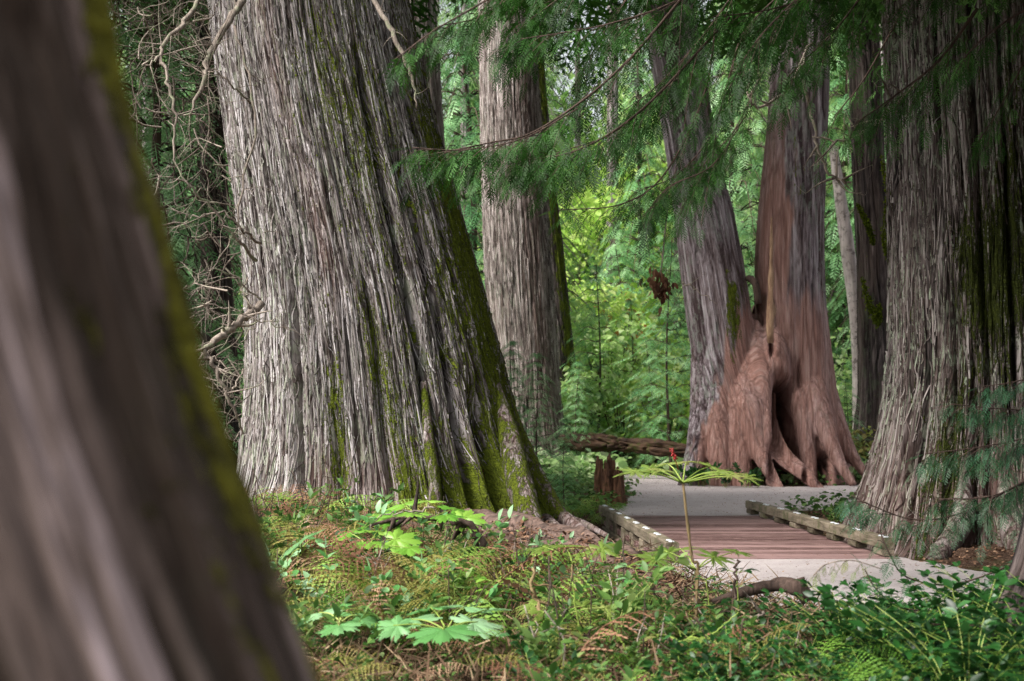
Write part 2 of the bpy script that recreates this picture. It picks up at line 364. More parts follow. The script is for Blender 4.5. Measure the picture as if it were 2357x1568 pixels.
m = N('path_gravel'); co = m.n('TexCoord').outputs['Object']
a = m.noise(co, 70, 2, .6); b = m.noise(co, 3, 4, .6); g = m.noise(co, 22, 5, .75)
col = m.ramp(m.math('ADD', m.math('MULTIPLY', a, .45), m.math('ADD', m.math('MULTIPLY', b, .25), m.math('MULTIPLY', g, .3))), [(.30, '#857c7a'), (.47, '#a49b9a'), (.66, '#bcb4b4')])
col = m.mix(m.ramp(m.noise(co, 6, 6, .8), [(.6, 0.0), (.7, .45)]), col, srgb('#6e5044'))
M_PATH = m.bsdf(col, .9, .15, m.bump(m.math('ADD', a, g), .006))
def path_sheet(name, poly, step, label):
    poly = np.array(poly); x = np.arange(poly[:, 0].min() - .5, poly[:, 0].max() + .5, step); y = np.arange(poly[:, 1].min() - .5, poly[:, 1].max() + .5, step)
    X, Y = np.meshgrid(x, y); xf, yf = X.ravel(), Y.ravel(); p = np.stack([xf, yf, xf * 0], -1)
    s = poly_sd(xf, yf, poly) + .12 * perlin(p, (1.2, 1.2, 1)) + .06 * perlin(p, (5, 5, 1))
    z = .006 + .006 * perlin(p, (1.5, 1.5, 1)) - np.clip(s, 0, 1) * .35
    Fq = grid_faces(len(y), len(x)); keep = s[Fq].min(1) < .3
    # never under the deck
    inside = poly_sd(xf, yf, DECK) < -.02
    keep &= ~inside[Fq].any(1)
    o = link(name, mesh(name, np.stack([xf, yf, z], -1), Fq[keep], None, [M_PATH])); tag(o, label, 'path', kind='structure')
path_sheet('path', NEAR_PATH, .07, 'pale gravel path in front of the boardwalk bridge')
path_sheet('path', FAR_PATH, .12, 'pale gravel path beyond the bridge below the forked tree')

# ------------------------------------------------------------ trunks
def bark_disp(bc, k=1.0, fs=1.0, furrow=1.0, off=0.):
    w = np.stack([perlin(bc, (.9, .9, .45), 3.1 + off), perlin(bc, (.9, .9, .45), 8.7 + off), bc[:, 0] * 0], -1)
    w2 = np.stack([perlin(bc, (3.5, 3.5, 1.6), 1.1 + off), perlin(bc, (3.5, 3.5, 1.6), 5.7 + off), bc[:, 0] * 0], -1)
    q = (bc + w * .13 + w2 * .018) * fs
    n1 = perlin(q, (3.6, 3.6, .13), off); n2 = perlin(q, (9.5, 9.5, .32), 4.4 + off); n3 = perlin(q, (21, 21, .75), 7.7 + off); n4 = perlin(q, (46, 46, 1.9), 2.2 + off)
    amp = .55 + .9 * np.clip(perlin(bc, (1.1, 1.1, .5), 12.3 + off) + .4, 0, 1)
    d = -.060 * np.exp(-(n1 / .06) ** 2) * furrow - .040 * np.exp(-(n2 / .085) ** 2) * amp
    d += .010 * n1 + .008 * n2 + .015 * n3 * amp - .020 * np.exp(-(n3 / .12) ** 2) + .012 * n4 - .008 * np.exp(-(n4 / .15) ** 2)
    return d * k

GRID = {}
def trunk_mesh(name, prof, d, mat, nth=500, dz=.03, grooves=(), flute=(0, 5, 0), moss=None, red=None, k=1.0, fs=1.0, top=None, cut=(0, 2 * PI), parent=None, twist=0., off=0., holes=(), depth_scale=1.0, zmin=-.6, furrow=1.0, label=None):
    """prof: list of (py, x_left, x_right) of the silhouette in the photo at depth d."""
    prof = sorted(prof, key=lambda r: -r[0]); py = np.array([r[0] for r in prof], float)
    L = P([r[1] for r in prof], py, d); Rr = P([r[2] for r in prof], py, d)
    zk = L[:, 2]; xk = (L[:, 0] + Rr[:, 0]) / 2; rk = (Rr[:, 0] - L[:, 0]) / 2
    sl = (xk[-1] - xk[-2]) / (zk[-1] - zk[-2]); zt = top or zk[-1] + 3
    zs = np.arange(min(zk[0], 0) + zmin, zt, dz)
    def ip(v, ext):
        r = np.interp(zs, zk, v)
        over = zs > zk[-1]; r[over] = v[-1] + ext * (zs[over] - zk[-1]); return r
    cx = ip(xk, sl); rr = np.maximum(ip(rk, -.03 * rk[-1]), .02)
    ker = np.hanning(15); ker /= ker.sum(); kn = len(ker) // 2
    sm = lambda v: np.convolve(np.pad(v, kn, 'edge'), ker, 'valid')
    if len(zs) > 40: cx = sm(cx); rr = sm(rr)
    th = np.linspace(0, 2 * PI, nth, endpoint=False)
    TH, ZS = np.meshgrid(th, zs); RR = rr[:, None] + 0 * TH; CXX = cx[:, None] + 0 * TH
    r0 = float(np.median(rk)); hgt = ZS
    # flutes and buttresses towards the base
    A, nfl, zf = flute
    tha = TH + twist * ZS
    if A:
        fl = np.cos(nfl * TH + 1.3 * np.sin(2 * TH) + .35 * ZS + off) * .6 + np.cos((nfl * 2 + 1) * TH + 2.1 + .2 * ZS + off) * .4
        RR = RR * (1 + A * fl * np.exp(-np.clip(ZS, 0, 99) / zf))
    for g in grooves:                   # (theta(z) keys [(z, theta)], width, depth)
        keys, wd, dp = g; kz = [a[0] for a in keys]; kt = [a[1] for a in keys]
        t0 = np.interp(ZS, kz, kt); dth = np.angle(np.exp(1j * (TH - t0)))
        fade = sstep(kz[0] - .3, kz[0] + .1, ZS) * sstep(kz[-1] + .5, kz[-1] - .4, ZS)
        wob = .35 * wd * perlin(np.stack([ZS.ravel() * 1.3, ZS.ravel() * 0, ZS.ravel() * 0 + wd * 50], -1)).reshape(ZS.shape)
        RR = RR - dp * fade * np.exp(-((dth + wob) / wd) ** 2)
    bc = np.stack([r0 * np.cos(tha), r0 * np.sin(tha), ZS], -1).reshape(-1, 3)
    dd = bark_disp(bc, k, fs, furrow, off).reshape(ZS.shape)
    RR = RR + dd
    Xv = CXX + RR * np.sin(TH); Yv = d - RR * np.cos(TH) * depth_scale
    V = np.stack([Xv, Yv, ZS], -1).reshape(-1, 3)
    ny = len(zs)
    i = np.arange(ny - 1)[:, None] * nth; j = np.arange(nth)[None]; j2 = (j + 1) % nth
    Q = np.stack([i + j, i + j2, i + nth + j2, i + nth + j], -1).reshape(-1, 4)
    pts = dict(TH=TH.ravel(), Z=ZS.ravel(), dd=dd.ravel(), bc=bc, V=V)
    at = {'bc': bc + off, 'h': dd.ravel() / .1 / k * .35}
    at['moss'] = moss(pts) if moss else np.full(len(V), -.5)
    at['red'] = red(pts) if red else np.zeros(len(V)); at['tint'] = np.full(len(V), .55)
    GRID[parent.name] = (V.reshape(ny, nth, 3), cx, d, bc.reshape(ny, nth, 3), at['moss'].reshape(ny, nth), at['red'].reshape(ny, nth), dz, off)
    if parent is not None: V = V - np.array(parent.location)
    return link(name, mesh(name, V, Q, None, [mat], at), parent), (zs, cx, rr)
def bark_strips(parent, n, mat, wmin, wmax, lmin, lmax, lift, seed, seg=9, drift=.05):
    """loose fibrous strips of bark lying along the grain of a trunk, their ends lifting off"""
    Gv, cx, d, bc, mo, rd, dz, off = GRID[parent.name]; ny, nth = Gv.shape[:2]; r = np.random.default_rng(seed)
    L = lmin + (lmax - lmin) * r.random(n) ** 2; iz0 = (r.random(n) * (ny - 2)); th0 = (r.random(n) * 1.25 - .625) * nth * .5
    t = np.linspace(0, 1, seg)[None]; iz = np.clip(iz0[:, None] + t * (L / dz)[:, None], 0, ny - 1).astype(int)
    jt = (th0[:, None] + (r.normal(size=(n, 1)) * drift * t + .012 * np.sin(t * 5 + r.random((n, 1)) * 6)) * nth * .159).round().astype(int) % nth
    # crest of the ridges: take the outermost of the neighbours
    p = Gv[iz, jt]; o = np.stack([p[..., 0] - cx[iz], p[..., 1] - d, 0 * p[..., 0]], -1); o = unit(o); tg = unit(np.gradient(p, axis=1)); sd_ = unit(np.cross(tg, o))
    w_ = (wmin + (wmax - wmin) * r.random(n) ** 2)[:, None] * np.sin(np.clip(t * .92 + .06, 0, 1) * PI) ** .45
    lf = lift * (.35 + .5 * r.random(n))[:, None] + lift * 1.6 * (r.random(n)[:, None] * (t - .5) ** 4 * 16) * (r.random(n)[:, None] < .5)
    ker = np.array([.25, .5, .25]); pm = p.copy(); pm[:, 1:-1] = .25 * p[:, :-2] + .5 * p[:, 1:-1] + .25 * p[:, 2:]
    a = pm + o * (lf * .2)[..., None] - sd_ * (w_ / 2)[..., None]; b = pm + o * lf[..., None]; c = pm + o * (lf * .2)[..., None] + sd_ * (w_ / 2)[..., None]
    V = np.stack([a, b, c], 2).reshape(-1, 3); base = (np.arange(n) * seg * 3)[:, None, None]; k = (np.arange(seg - 1) * 3)[None, :, None]
    Q = np.concatenate([base + k + np.array([0, 1, 4, 3]), base + k + np.array([1, 2, 5, 4])], 1).reshape(-1, 4)
    rep = lambda v: np.repeat(v.reshape(-1), 3)
    B = np.repeat((bc[iz, jt] + off + np.concatenate([r.normal(size=(n, 1, 2)) * .4, np.zeros((n, 1, 1))], -1)).reshape(-1, 3), 3, 0)
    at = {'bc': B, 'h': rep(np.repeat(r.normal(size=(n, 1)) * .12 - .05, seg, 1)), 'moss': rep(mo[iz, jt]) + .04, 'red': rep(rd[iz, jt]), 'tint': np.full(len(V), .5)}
    o_ = link('bark_strips', mesh('bark_strips', V - np.array(parent.location), Q, None, [mat], at), parent); o_['kind'] = 'stuff'

# TH = 0 faces the camera, positive to the right
def gauss(x, s): return np.exp(-(x / s) ** 2)

# -- the near, out-of-focus trunk on the left edge
e = empty('cedar_tree', (-1.1, 1.45, 0), 'blurred mossy dark trunk filling the left edge, closest to the viewer', 'tree')
DF, RF = 1.5, .42
pr = []
for py_, ex in ((1568, 756), (1400, 678), (1219, 612), (1036, 540), (931, 503), (826, 470), (694, 428), (514, 377), (308, 312), (103, 268), (0, 250)):
    al = math.atan((ex - CX) / F); c0 = DF
    for _ in range(4):
        x0 = math.tan(al - math.asin(RF / c0)) * DF; c0 = math.hypot(x0, DF)
    pxc = CX + F * x0 / DF; pxr = F * RF / DF
    pr.append((HZ + (py_ - HZ) * 1.10, pxc - pxr, pxc + pxr))
trunk_mesh('trunk', pr, DF, M_FG, nth=420, dz=.012, k=.26, fs=2.6, parent=e, off=20., zmin=-.9,
           moss=lambda p: -.1 + .60 * gauss(p['TH'] - 1.80, .36) + .08 * gauss(p['TH'] - 1.15, .4) + .36 * perlin(p['bc'], (7, 7, 2.0), 91))

# -- the huge cedar
MD = 19.0
main_prof = [(1200, 500, 1320), (1160, 520, 1290), (1100, 545, 1252), (1050, 552, 1228), (1000, 558, 1207), (900, 566, 1177), (800, 568, 1150), (700, 566, 1122), (600, 560, 1094),
             (500, 548, 1064), (400, 534, 1036), (300, 520, 1008), (200, 505, 982), (100, 492, 960), (0, 484, 938)]
def th_main(px, py):                    # angle on the big trunk of a photo pixel
    pp = sorted(main_prof); y = [r[0] for r in pp]
    l = np.interp(py, y, [r[1] for r in pp]); r = np.interp(py, y, [r[2] for r in pp])
    return math.asin(max(-1, min(1, (px - (l + r) / 2) / ((r - l) / 2))))
def keys(*pp, d=MD):
    tm = np.mean([th_main(x, y) for x, y in pp]); return sorted([(float(P(x, y, d)[2]), .8 * tm + .2 * th_main(x, y)) for x, y in pp])
g = [(keys((1005, 1180), (990, 900), (935, 640), (905, 420), (880, 200)), .035, .30),
     (keys((1070, 1190), (1058, 900), (1000, 640), (960, 400)), .035, .28),
     (keys((1150, 1200), (1140, 1080), (1128, 950)), .06, .55),
     (keys((728, 1200), (716, 1000), (700, 820), (690, 640)), .025, .30),
     (keys((915, 1190), (905, 900), (880, 700)), .03, .18),
     (keys((800, 1190), (806, 1100), (815, 1000)), .03, .2),
     (keys((640, 1180), (655, 900), (620, 650), (590, 420), (555, 200), (540, 0)), .02, .14),
     (keys((700, 560), (655, 450), (600, 300), (565, 120), (548, 0)), .018, .13),
     (keys((1110, 900), (1040, 640), (985, 400), (930, 150)), .03, .16),
     (keys((1240, 1200), (1222, 1120), (1190, 1000)), .05, .3),
     (keys((830, 640), (790, 400), (740, 150), (720, 0)), .016, .10),
     (keys((1095, 1190), (1100, 1100), (1095, 1000)), .03, .3)]
e_main = empty('cedar_tree', (P(870, 1180, MD)[0], MD, .2), 'huge ancient cedar with grey shaggy furrowed bark and mossy right flank', 'tree')
def moss_main(p):
    th, z = p['TH'], p['Z']; t = np.angle(np.exp(1j * th))
    m = -.08 + .34 * sstep(.15, 1.0, t) * sstep(9, 2, z) + .12 * sstep(.6, 1.1, t) + .12 * gauss(t - .3, .3)
    m += .34 * gauss(t - .2 + .05 * z, .10) * sstep(4.4, 2.6, z)
    m += .25 * gauss(t + .22, .09) * sstep(3.6, 1.5, z) + .34 * sstep(1.6, .3, z) * gauss(t - .75, .4)
    return m + .22 * (perlin(p['bc'], (1.5, 1.5, .25), 77)) - .2 * sstep(-.3, -.8, t)
def red_main(p):
    t = np.angle(np.exp(1j * p['TH'])); z = p['Z']
    r = .55 * sstep(1.6, .3, z) * gauss(t + .1, .5) + .7 * sstep(2.4, .6, z) * gauss(t - .82, .25) + .30 * gauss(t - .05 + .06 * z, .12)
    return np.clip(r * (0.6 + 1.2 * perlin(p['bc'], (2, 2, .5), 3)), 0, .8)
_, ax_main = trunk_mesh('trunk', main_prof, MD, M_BIG, nth=1150, dz=.016, grooves=g, flute=(.075, 6, 1.3), moss=moss_main, red=red_main, k=.82, parent=e_main, top=9.5, zmin=-.4, depth_scale=.85)
bark_strips(e_main, 7500, M_BIG, .008, .030, .3, 2.2, .016, 1, seg=12, drift=.03)
# rotten heartwood inside the hollow at the base
mb = MB()
for i in range(26):
    x, y = 1118 + 52 * rng.random(), 1060 + 120 * rng.random(); b = P(x, 1215, MD - 1.15 + .35 * rng.random()); t_ = P(x + rng.normal() * 5, y, MD - 1.0 + .25 * rng.random())
    mb.tube(curve([b, (b + t_) / 2 + rng.normal(size=3) * .02, t_], 6), np.linspace(.035, .008, 6), 5, rng.random(), rough=.3)
mb.build('heartwood', M_ROT, e_main)
# mossy roots of the big cedar
def root(mb, pts, radii, n=22, seg=14, rough=.05):
    c = curve(pts, n); r = np.interp(np.linspace(0, 1, n), np.linspace(0, 1, len(radii)), radii)
    mb.tube(c, r, seg, .5, rough=rough)
def tree_root_part(parent, specs, mat, mossv, redv, name='root'):
    for pts, radii in specs:
        mb = MB(); root(mb, [P(*p) for p in pts], radii, 40, 20, .04); V, Q, T, t = mb.get()
        bc = V.copy(); V2 = V - np.array(parent.location)
        link(name, mesh(name, V2, Q, T, [mat], {'bc': bc, 'h': np.zeros(len(V)), 'moss': np.full(len(V), mossv), 'red': np.full(len(V), redv)}), parent)
tree_root_part(e_main, [([(1135, 880, 18.5), (1172, 1010, 18.15), (1200, 1130, 17.75), (1240, 1245, 17.3)], [.08, .15, .17, .13]),
                        ([(1150, 880, 18.9), (1200, 1030, 18.7), (1252, 1140, 18.5), (1310, 1220, 18.2)], [.08, .14, .15, .10]),
                        ([(975, 880, 17.75), (988, 1020, 17.42), (1000, 1110, 17.3), (1005, 1240, 17.15)], [.04, .07, .075, .09])], M_BIG, .30, .35)
tree_root_part(e_main, [([(1300, 1195, 18.2), (1345, 1225, 17.6), (1380, 1262, 17.0)], [.10, .06, .03]),
                        ([(1255, 1200, 18.0), (1300, 1235, 17.2), (1330, 1290, 16.4)], [.10, .06, .03]),
                        ([(1280, 1190, 18.6), (1340, 1205, 18.4), (1400, 1235, 18.0)], [.08, .05, .03])], M_BIG, -.1, .5)

# -- trunk behind the big cedar, upper right of it
def simple_tree(prof, d, mat, label, name='cedar_tree', cat='tree', nth=220, dz=.05, k=.8, fs=1.0, moss=None, red=None, flute=(.05, 5, 1.5), group=None, **kw):
    b = max(prof, key=lambda r: r[0]); base = P((b[1] + b[2]) / 2, b[0], d); base[2] = 0
    e = empty(name, base, label, cat, group)
    trunk_mesh('trunk', prof, d, mat, nth=nth, dz=dz, k=k, fs=fs, parent=e, moss=moss, red=red, flute=flute, **kw)
    return e
simple_tree([(1130, 900, 1060), (900, 905, 1050), (500, 900, 1036), (300, 895, 1022), (0, 880, 1003)], 31, M_MID, 'grey trunk half hidden just right behind the huge cedar', off=3., moss=lambda p: np.full(len(p['Z']), -.15))
e_mid = simple_tree([(1150, 1120, 1335), (1094, 1128, 1325), (1000, 1134, 1302), (900, 1134, 1290), (800, 1130, 1283), (600, 1114, 1271), (400, 1108, 1254), (200, 1104, 1241), (0, 1101, 1232)], 40, M_MID,
            'straight brown cedar trunk standing clear in the middle distance', off=7., nth=420, dz=.04, k=1.0,
            moss=lambda p: -.35 + .45 * gauss(p['TH'] - 1.4, .3), red=lambda p: np.clip(.25 * gauss(p['TH'] - .5, .35), 0, 1))
bark_strips(e_mid, 3500, M_MID, .015, .05, .5, 3.5, .02, 3, seg=10, drift=.04)
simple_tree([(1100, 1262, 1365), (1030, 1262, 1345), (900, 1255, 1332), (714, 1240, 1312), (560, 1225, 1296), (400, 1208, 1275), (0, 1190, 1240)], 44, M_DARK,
            'dark mossy trunk leaning behind the brown cedar in the middle', off=11., moss=lambda p: -.1 + .5 * gauss(p['TH'] - .8, .7))
simple_tree([(1200, 455, 560), (900, 462, 552), (500, 462, 522), (100, 455, 512), (0, 452, 508)], 27, M_DARK, 'slim dark trunk behind the bare twigs left of the huge cedar', off=15., k=.5)

# -- right-hand big cedar
RD = 18.8
right_prof = [(1290, 1925, 2700), (1250, 1950, 2680), (1200, 1968, 2650), (1150, 1985, 2620), (1100, 2003, 2600), (1000, 2030, 2575), (900, 2045, 2560), (800, 2052, 2550), (600, 2053, 2540), (400, 2050, 2530), (200, 2045, 2520), (0, 2040, 2510)]
e_r = empty('cedar_tree', (P(2310, 1250, RD)[0], RD, 0), 'broad dark cedar with mossy face on the right edge beside the bridge rail', 'tree')
def moss_right(p):
    t = np.angle(np.exp(1j * p['TH'])); z = p['Z']
    return -.06 + .46 * gauss(t + .28, .36) * gauss(z - 3.5, 1.3) + .2 * perlin(p['bc'], (2, 2, .6), 55) + .26 * gauss(t + .75, .25) * sstep(3.5, 1, z) + .10 * gauss(t + .2, .5)
def kr(*pp):
    pr_ = sorted(right_prof); y = [r[0] for r in pr_]; o = []
    for x, yy in pp:
        l = np.interp(yy, y, [r[1] for r in pr_]); r = np.interp(yy, y, [r[2] for r in pr_]); o.append((float(P(x, yy, RD)[2]), math.asin((x - (l + r) / 2) / ((r - l) / 2))))
    tm = np.mean([a[1] for a in o]); return sorted([(a[0], .8 * tm + .2 * a[1]) for a in o])
gr = [(kr((2235, 1240), (2232, 1000), (2200, 780), (2160, 560), (2110, 0)), .03, .18), (kr((2170, 1250), (2165, 1050), (2150, 850)), .04, .2),
      (kr((2110, 1250), (2125, 1000), (2120, 700)), .03, .15), (kr((2300, 1260), (2300, 1100), (2290, 900)), .04, .35), (kr((2275, 900), (2240, 500), (2190, 0)), .025, .22),
      (kr((2350, 1260), (2345, 900), (2320, 400)), .03, .3), (kr((2140, 560), (2100, 200), (2085, 0)), .02, .14), (kr((2040, 1240), (2075, 1000), (2085, 800)), .03, .2)]
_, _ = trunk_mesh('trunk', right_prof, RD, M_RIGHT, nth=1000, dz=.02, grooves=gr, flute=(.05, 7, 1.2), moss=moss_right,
                  red=lambda p: np.clip(.2 * sstep(2.2, .6, p['Z']) * (.7 + perlin(p['bc'], (2, 2, .6), 6)), 0, .7), k=1.1, fs=.95, off=31., parent=e_r, top=9)
tree_root_part(e_r, [([(2215, 1060, 17.6), (2215, 1190, 17.2), (2165, 1275, 16.7), (2120, 1315, 16.1)], [.06, .14, .12, .04]),
                     ([(2300, 1050, 17.5), (2325, 1200, 17.0), (2350, 1270, 16.6), (2390, 1310, 16.1)], [.06, .14, .14, .06])], M_RIGHT, .1, .15)
bark_strips(e_r, 5000, M_RIGHT, .008, .032, .3, 2.0, .018, 2, seg=12, drift=.03)
# -- dark trunk foot on the right edge, nearer
simple_tree([(1620, 2215, 2900), (1560, 2240, 2860), (1460, 2280, 2800), (1380, 2310, 2780), (1300, 2345, 2760), (1200, 2368, 2750), (0, 2400, 2720)], 8.6, M_DARK,
            'dark shaded trunk foot at the lower right edge behind shrub leaves', nth=420, dz=.02, k=.6, fs=1.6, off=41., top=6)

# -- forked red twin cedar: joined volume, remeshed, then bark added
TD = 34.6
e_t = empty('forked_cedar_tree', (P(1780, 1110, TD)[0], TD, 0), 'forked red cedar with two trunks and exposed arching roots beyond the bridge', 'tree')
mb = MB()
def silh(mb, prof, d, n=60, seg=36):
    prof = sorted(prof, key=lambda r: -r[0]); l = P([r[1] for r in prof], [r[0] for r in prof], d); r = P([r[2] for r in prof], [r[0] for r in prof], d)
    c = (l + r) / 2; rad = (r[:, 0] - l[:, 0]) / 2
    zz = np.linspace(c[0, 2], c[-1, 2], n); pts = np.stack([np.interp(zz, c[:, 2], c[:, 0]), np.interp(zz, c[:, 2], c[:, 1]), zz], -1)
    mb.tube(pts, np.interp(zz, c[:, 2], rad), seg)
silh(mb, [(1180, 1540, 1800), (1110, 1562, 1770), (1050, 1578, 1755), (950, 1588, 1748), (800, 1590, 1740), (700, 1576, 1727), (600, 1563, 1710), (500, 1553, 1690), (400, 1540, 1662), (300, 1525, 1645), (100, 1490, 1610), (-300, 1425, 1540)], TD)
silh(mb, [(1180, 1810, 1985), (1080, 1805, 1958), (1000, 1790, 1945), (900, 1772, 1925), (800, 1755, 1912), (700, 1740, 1900), (600, 1737, 1897), (500, 1744, 1897), (300, 1765, 1905), (100, 1780, 1912), (-300, 1800, 1910)], TD + .3)
silh(mb, [(1180, 1640, 1880), (1000, 1650, 1870), (860, 1668, 1845), (800, 1690, 1815), (760, 1712, 1792), (720, 1730, 1772), (690, 1742, 1758)], TD + .75)
for pts, rad in [([(1735, 740, 34.5), (1745, 870, 34.0), (1762, 975, 33.6), (1800, 1045, 33.2), (1850, 1090, 32.8), (1896, 1134, 32.4)], [.15, .42, .30, .22, .17, .10]),
                 ([(1715, 780, 34.4), (1728, 930, 33.75), (1748, 1030, 33.4), (1768, 1080, 33.0), (1800, 1135, 32.6)], [.2, .40, .24, .17, .11]),
                 ([(1690, 820, 34.3), (1698, 980, 33.75), (1712, 1130, 33.3)], [.3, .30, .22]),
                 ([(1655, 820, 34.3), (1655, 980, 33.8), (1660, 1130, 33.4)], [.3, .30, .24]),
                 ([(1625, 850, 34.5), (1612, 1010, 34.0), (1580, 1128, 33.6)], [.3, .32, .24]),
                 ([(1835, 760, 34.9), (1868, 890, 34.35), (1908, 1010, 33.8), (1935, 1070, 33.5), (1965, 1118, 33.2)], [.2, .36, .22, .15, .09]),
                 ([(1850, 760, 35.1), (1895, 900, 34.8), (1945, 1020, 34.4), (1975, 1070, 34.2), (2012, 1112, 34.0)], [.2, .34, .20, .14, .08]),
                 ([(1815, 760, 34.8), (1842, 920, 34.3), (1858, 1030, 34.0), (1870, 1125, 33.6)], [.2, .32, .22, .15]),
                 ([(1880, 920, 34.4), (1898, 1030, 34.1), (1918, 1125, 33.7)], [.2, .20, .12]),
                 ([(1770, 730, 34.7), (1780, 800, 34.25), (1786, 860, 34.1), (1790, 930, 34.4)], [.12, .34, .36, .2])]:
    root(mb, [P(*p) for p in pts], rad, 24, 16, 0)
V, Q, T, t = mb.get()
tmp = link('tmp', mesh('tmp', V, Q, T)); md = tmp.modifiers.new('r', 'REMESH'); md.mode = 'VOXEL'; md.voxel_size = .03
ms = tmp.modifiers.new('s', 'SMOOTH'); ms.iterations = 6; ms.factor = .5
ev = tmp.evaluated_get(bpy.context.evaluated_depsgraph_get()); me = ev.to_mesh()
n = len(me.vertices); V = np.zeros(n * 3, np.float32); me.vertices.foreach_get('co', V); V = V.reshape(-1, 3).astype(float)
NN = np.zeros(n * 3, np.float32); me.vertices.foreach_get('normal', NN); NN = NN.reshape(-1, 3).astype(float)
npol = len(me.polygons); li = np.zeros(len(me.loops), np.int32); me.loops.foreach_get('vertex_index', li)
lt = np.zeros(npol, np.int32); me.polygons.foreach_get('loop_total', lt); lst = np.zeros(npol, np.int32); me.polygons.foreach_get('loop_start', lst)
q4 = lst[lt == 4]; Q = np.stack([li[q4 + i] for i in range(4)], -1); t3 = lst[lt == 3]; T = np.stack([li[t3 + i] for i in range(3)], -1) if len(t3) else None
ev.to_mesh_clear(); bpy.data.objects.remove(tmp)
def topx(V):                            # photo pixel of world points (used only to place colour zones on the tree)
    dx = V[:, 0]; dy = V[:, 1]; dz = V[:, 2] - EYE
    yy = dy * math.cos(PITCH) + dz * math.sin(PITCH); zz = -dy * math.sin(PITCH) + dz * math.cos(PITCH)
    return CX + F * dx / yy, CY - F * zz / yy
ux, uy = topx(V)
bc = V.copy(); lean = np.interp(V[:, 2], [0, 12], [0, -1.9]); leftmask = sstep(1770, 1720, ux) * sstep(1050, 800, uy)
bc[:, 0] -= lean * leftmask
dis = bark_disp(bc, .55, 1.0, .8, 50.)
front = sstep(.1, -.4, NN[:, 1])
redm = sstep(1680, 1735, ux + 12 * perlin(V, (2, 2, 1))) * sstep(560, 740, uy) * sstep(1100, 1000, uy * .3 + ux * .0 + 700) + .0
rz = 26 * perlin(V, (5, 5, .5), 3) + 14 * perlin(V, (12, 12, 1.2), 6)
redm = np.maximum(sstep(-7, 7, rz + ux - np.interp(uy, [650, 760, 900, 1050], [1722, 1690, 1655, 1600])) * sstep(660, 720, uy + 2 * rz), sstep(1816, 1802, ux + rz) * sstep(1700, 1740, ux) * sstep(100, 500, uy))
redm = np.clip(redm * (1 - .6 * sstep(1840, 1900, ux) * sstep(800, 640, uy)), 0, 1)
V = V + NN * (dis * (1 - .5 * redm))[:, None]
for hx, hy, sx, sy, dep in [(1799, 950, 15, 66, 1.7), (1803, 1068, 24, 46, 1.9), (1898, 1080, 13, 32, .8), (1778, 790, 6, 28, .5), (1745, 700, 14, 22, .6), (1840, 860, 5, 30, .2), (1787, 1120, 18, 20, .8), (1855, 1110, 7, 25, .5)]:
    mlt = front * np.exp(-(((ux - hx) / sx) ** 2) ** 1.5 - (((uy - hy) / sy) ** 2) ** 1.5); V[:, 1] += dep * mlt
mossm = -.30 + .75 * gauss(ux - 1690, 26) * gauss(uy - 720, 130) + .35 * gauss(ux - 1850, 32) * gauss(uy - 420, 170) + .2 * sstep(1000, 1080, uy) * gauss(ux - 1640, 40) + .2 * gauss(ux - 1825, 14) * sstep(650, 400, uy)
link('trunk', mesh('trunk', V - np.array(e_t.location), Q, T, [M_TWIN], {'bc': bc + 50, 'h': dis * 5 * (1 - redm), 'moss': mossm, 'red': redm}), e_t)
mb = MB(); mb.tube(curve([P(1772, 790, 33.6), P(1775, 650, 33.55), P(1776, 500, 33.6)], 12), np.linspace(.085, .022, 12) * (1 + .25 * rng.normal(size=12)), 7, rough=.2); mb.build('splinter', M_PALE, e_t)
mb = MB(); mb.tube(curve([P(1722, 640, 34.2), P(1738, 652, 34.0), P(1745, 700, 34.0)], 8), .09, 8, rough=.1); mb.build('knot', M_TWIGD, e_t)

# -- pale snag and dark trunks at right rear
simple_tree([(930, 1962, 1990), (800, 1960, 1988), (700, 1952, 1980), (600, 1938, 1972), (500, 1926, 1956), (430, 1918, 1944), (340, 1908, 1928)], 40, M_BIRCH, 'pale barkless snag leaning between the forked cedar and the right cedar', 'dead_snag', nth=40, dz=.08, k=.3, top=float(P(1918, 330, 40)[2]), flute=(0, 5, 1))
simple_tree([(1080, 1955, 2080), (900, 1975, 2062), (600, 1972, 2045), (350, 1960, 2035), (0, 1950, 2020)], 39, M_DARK, 'dark trunk in shade behind the pale snag', off=61., moss=lambda p: np.full(len(p['Z']), -.05))

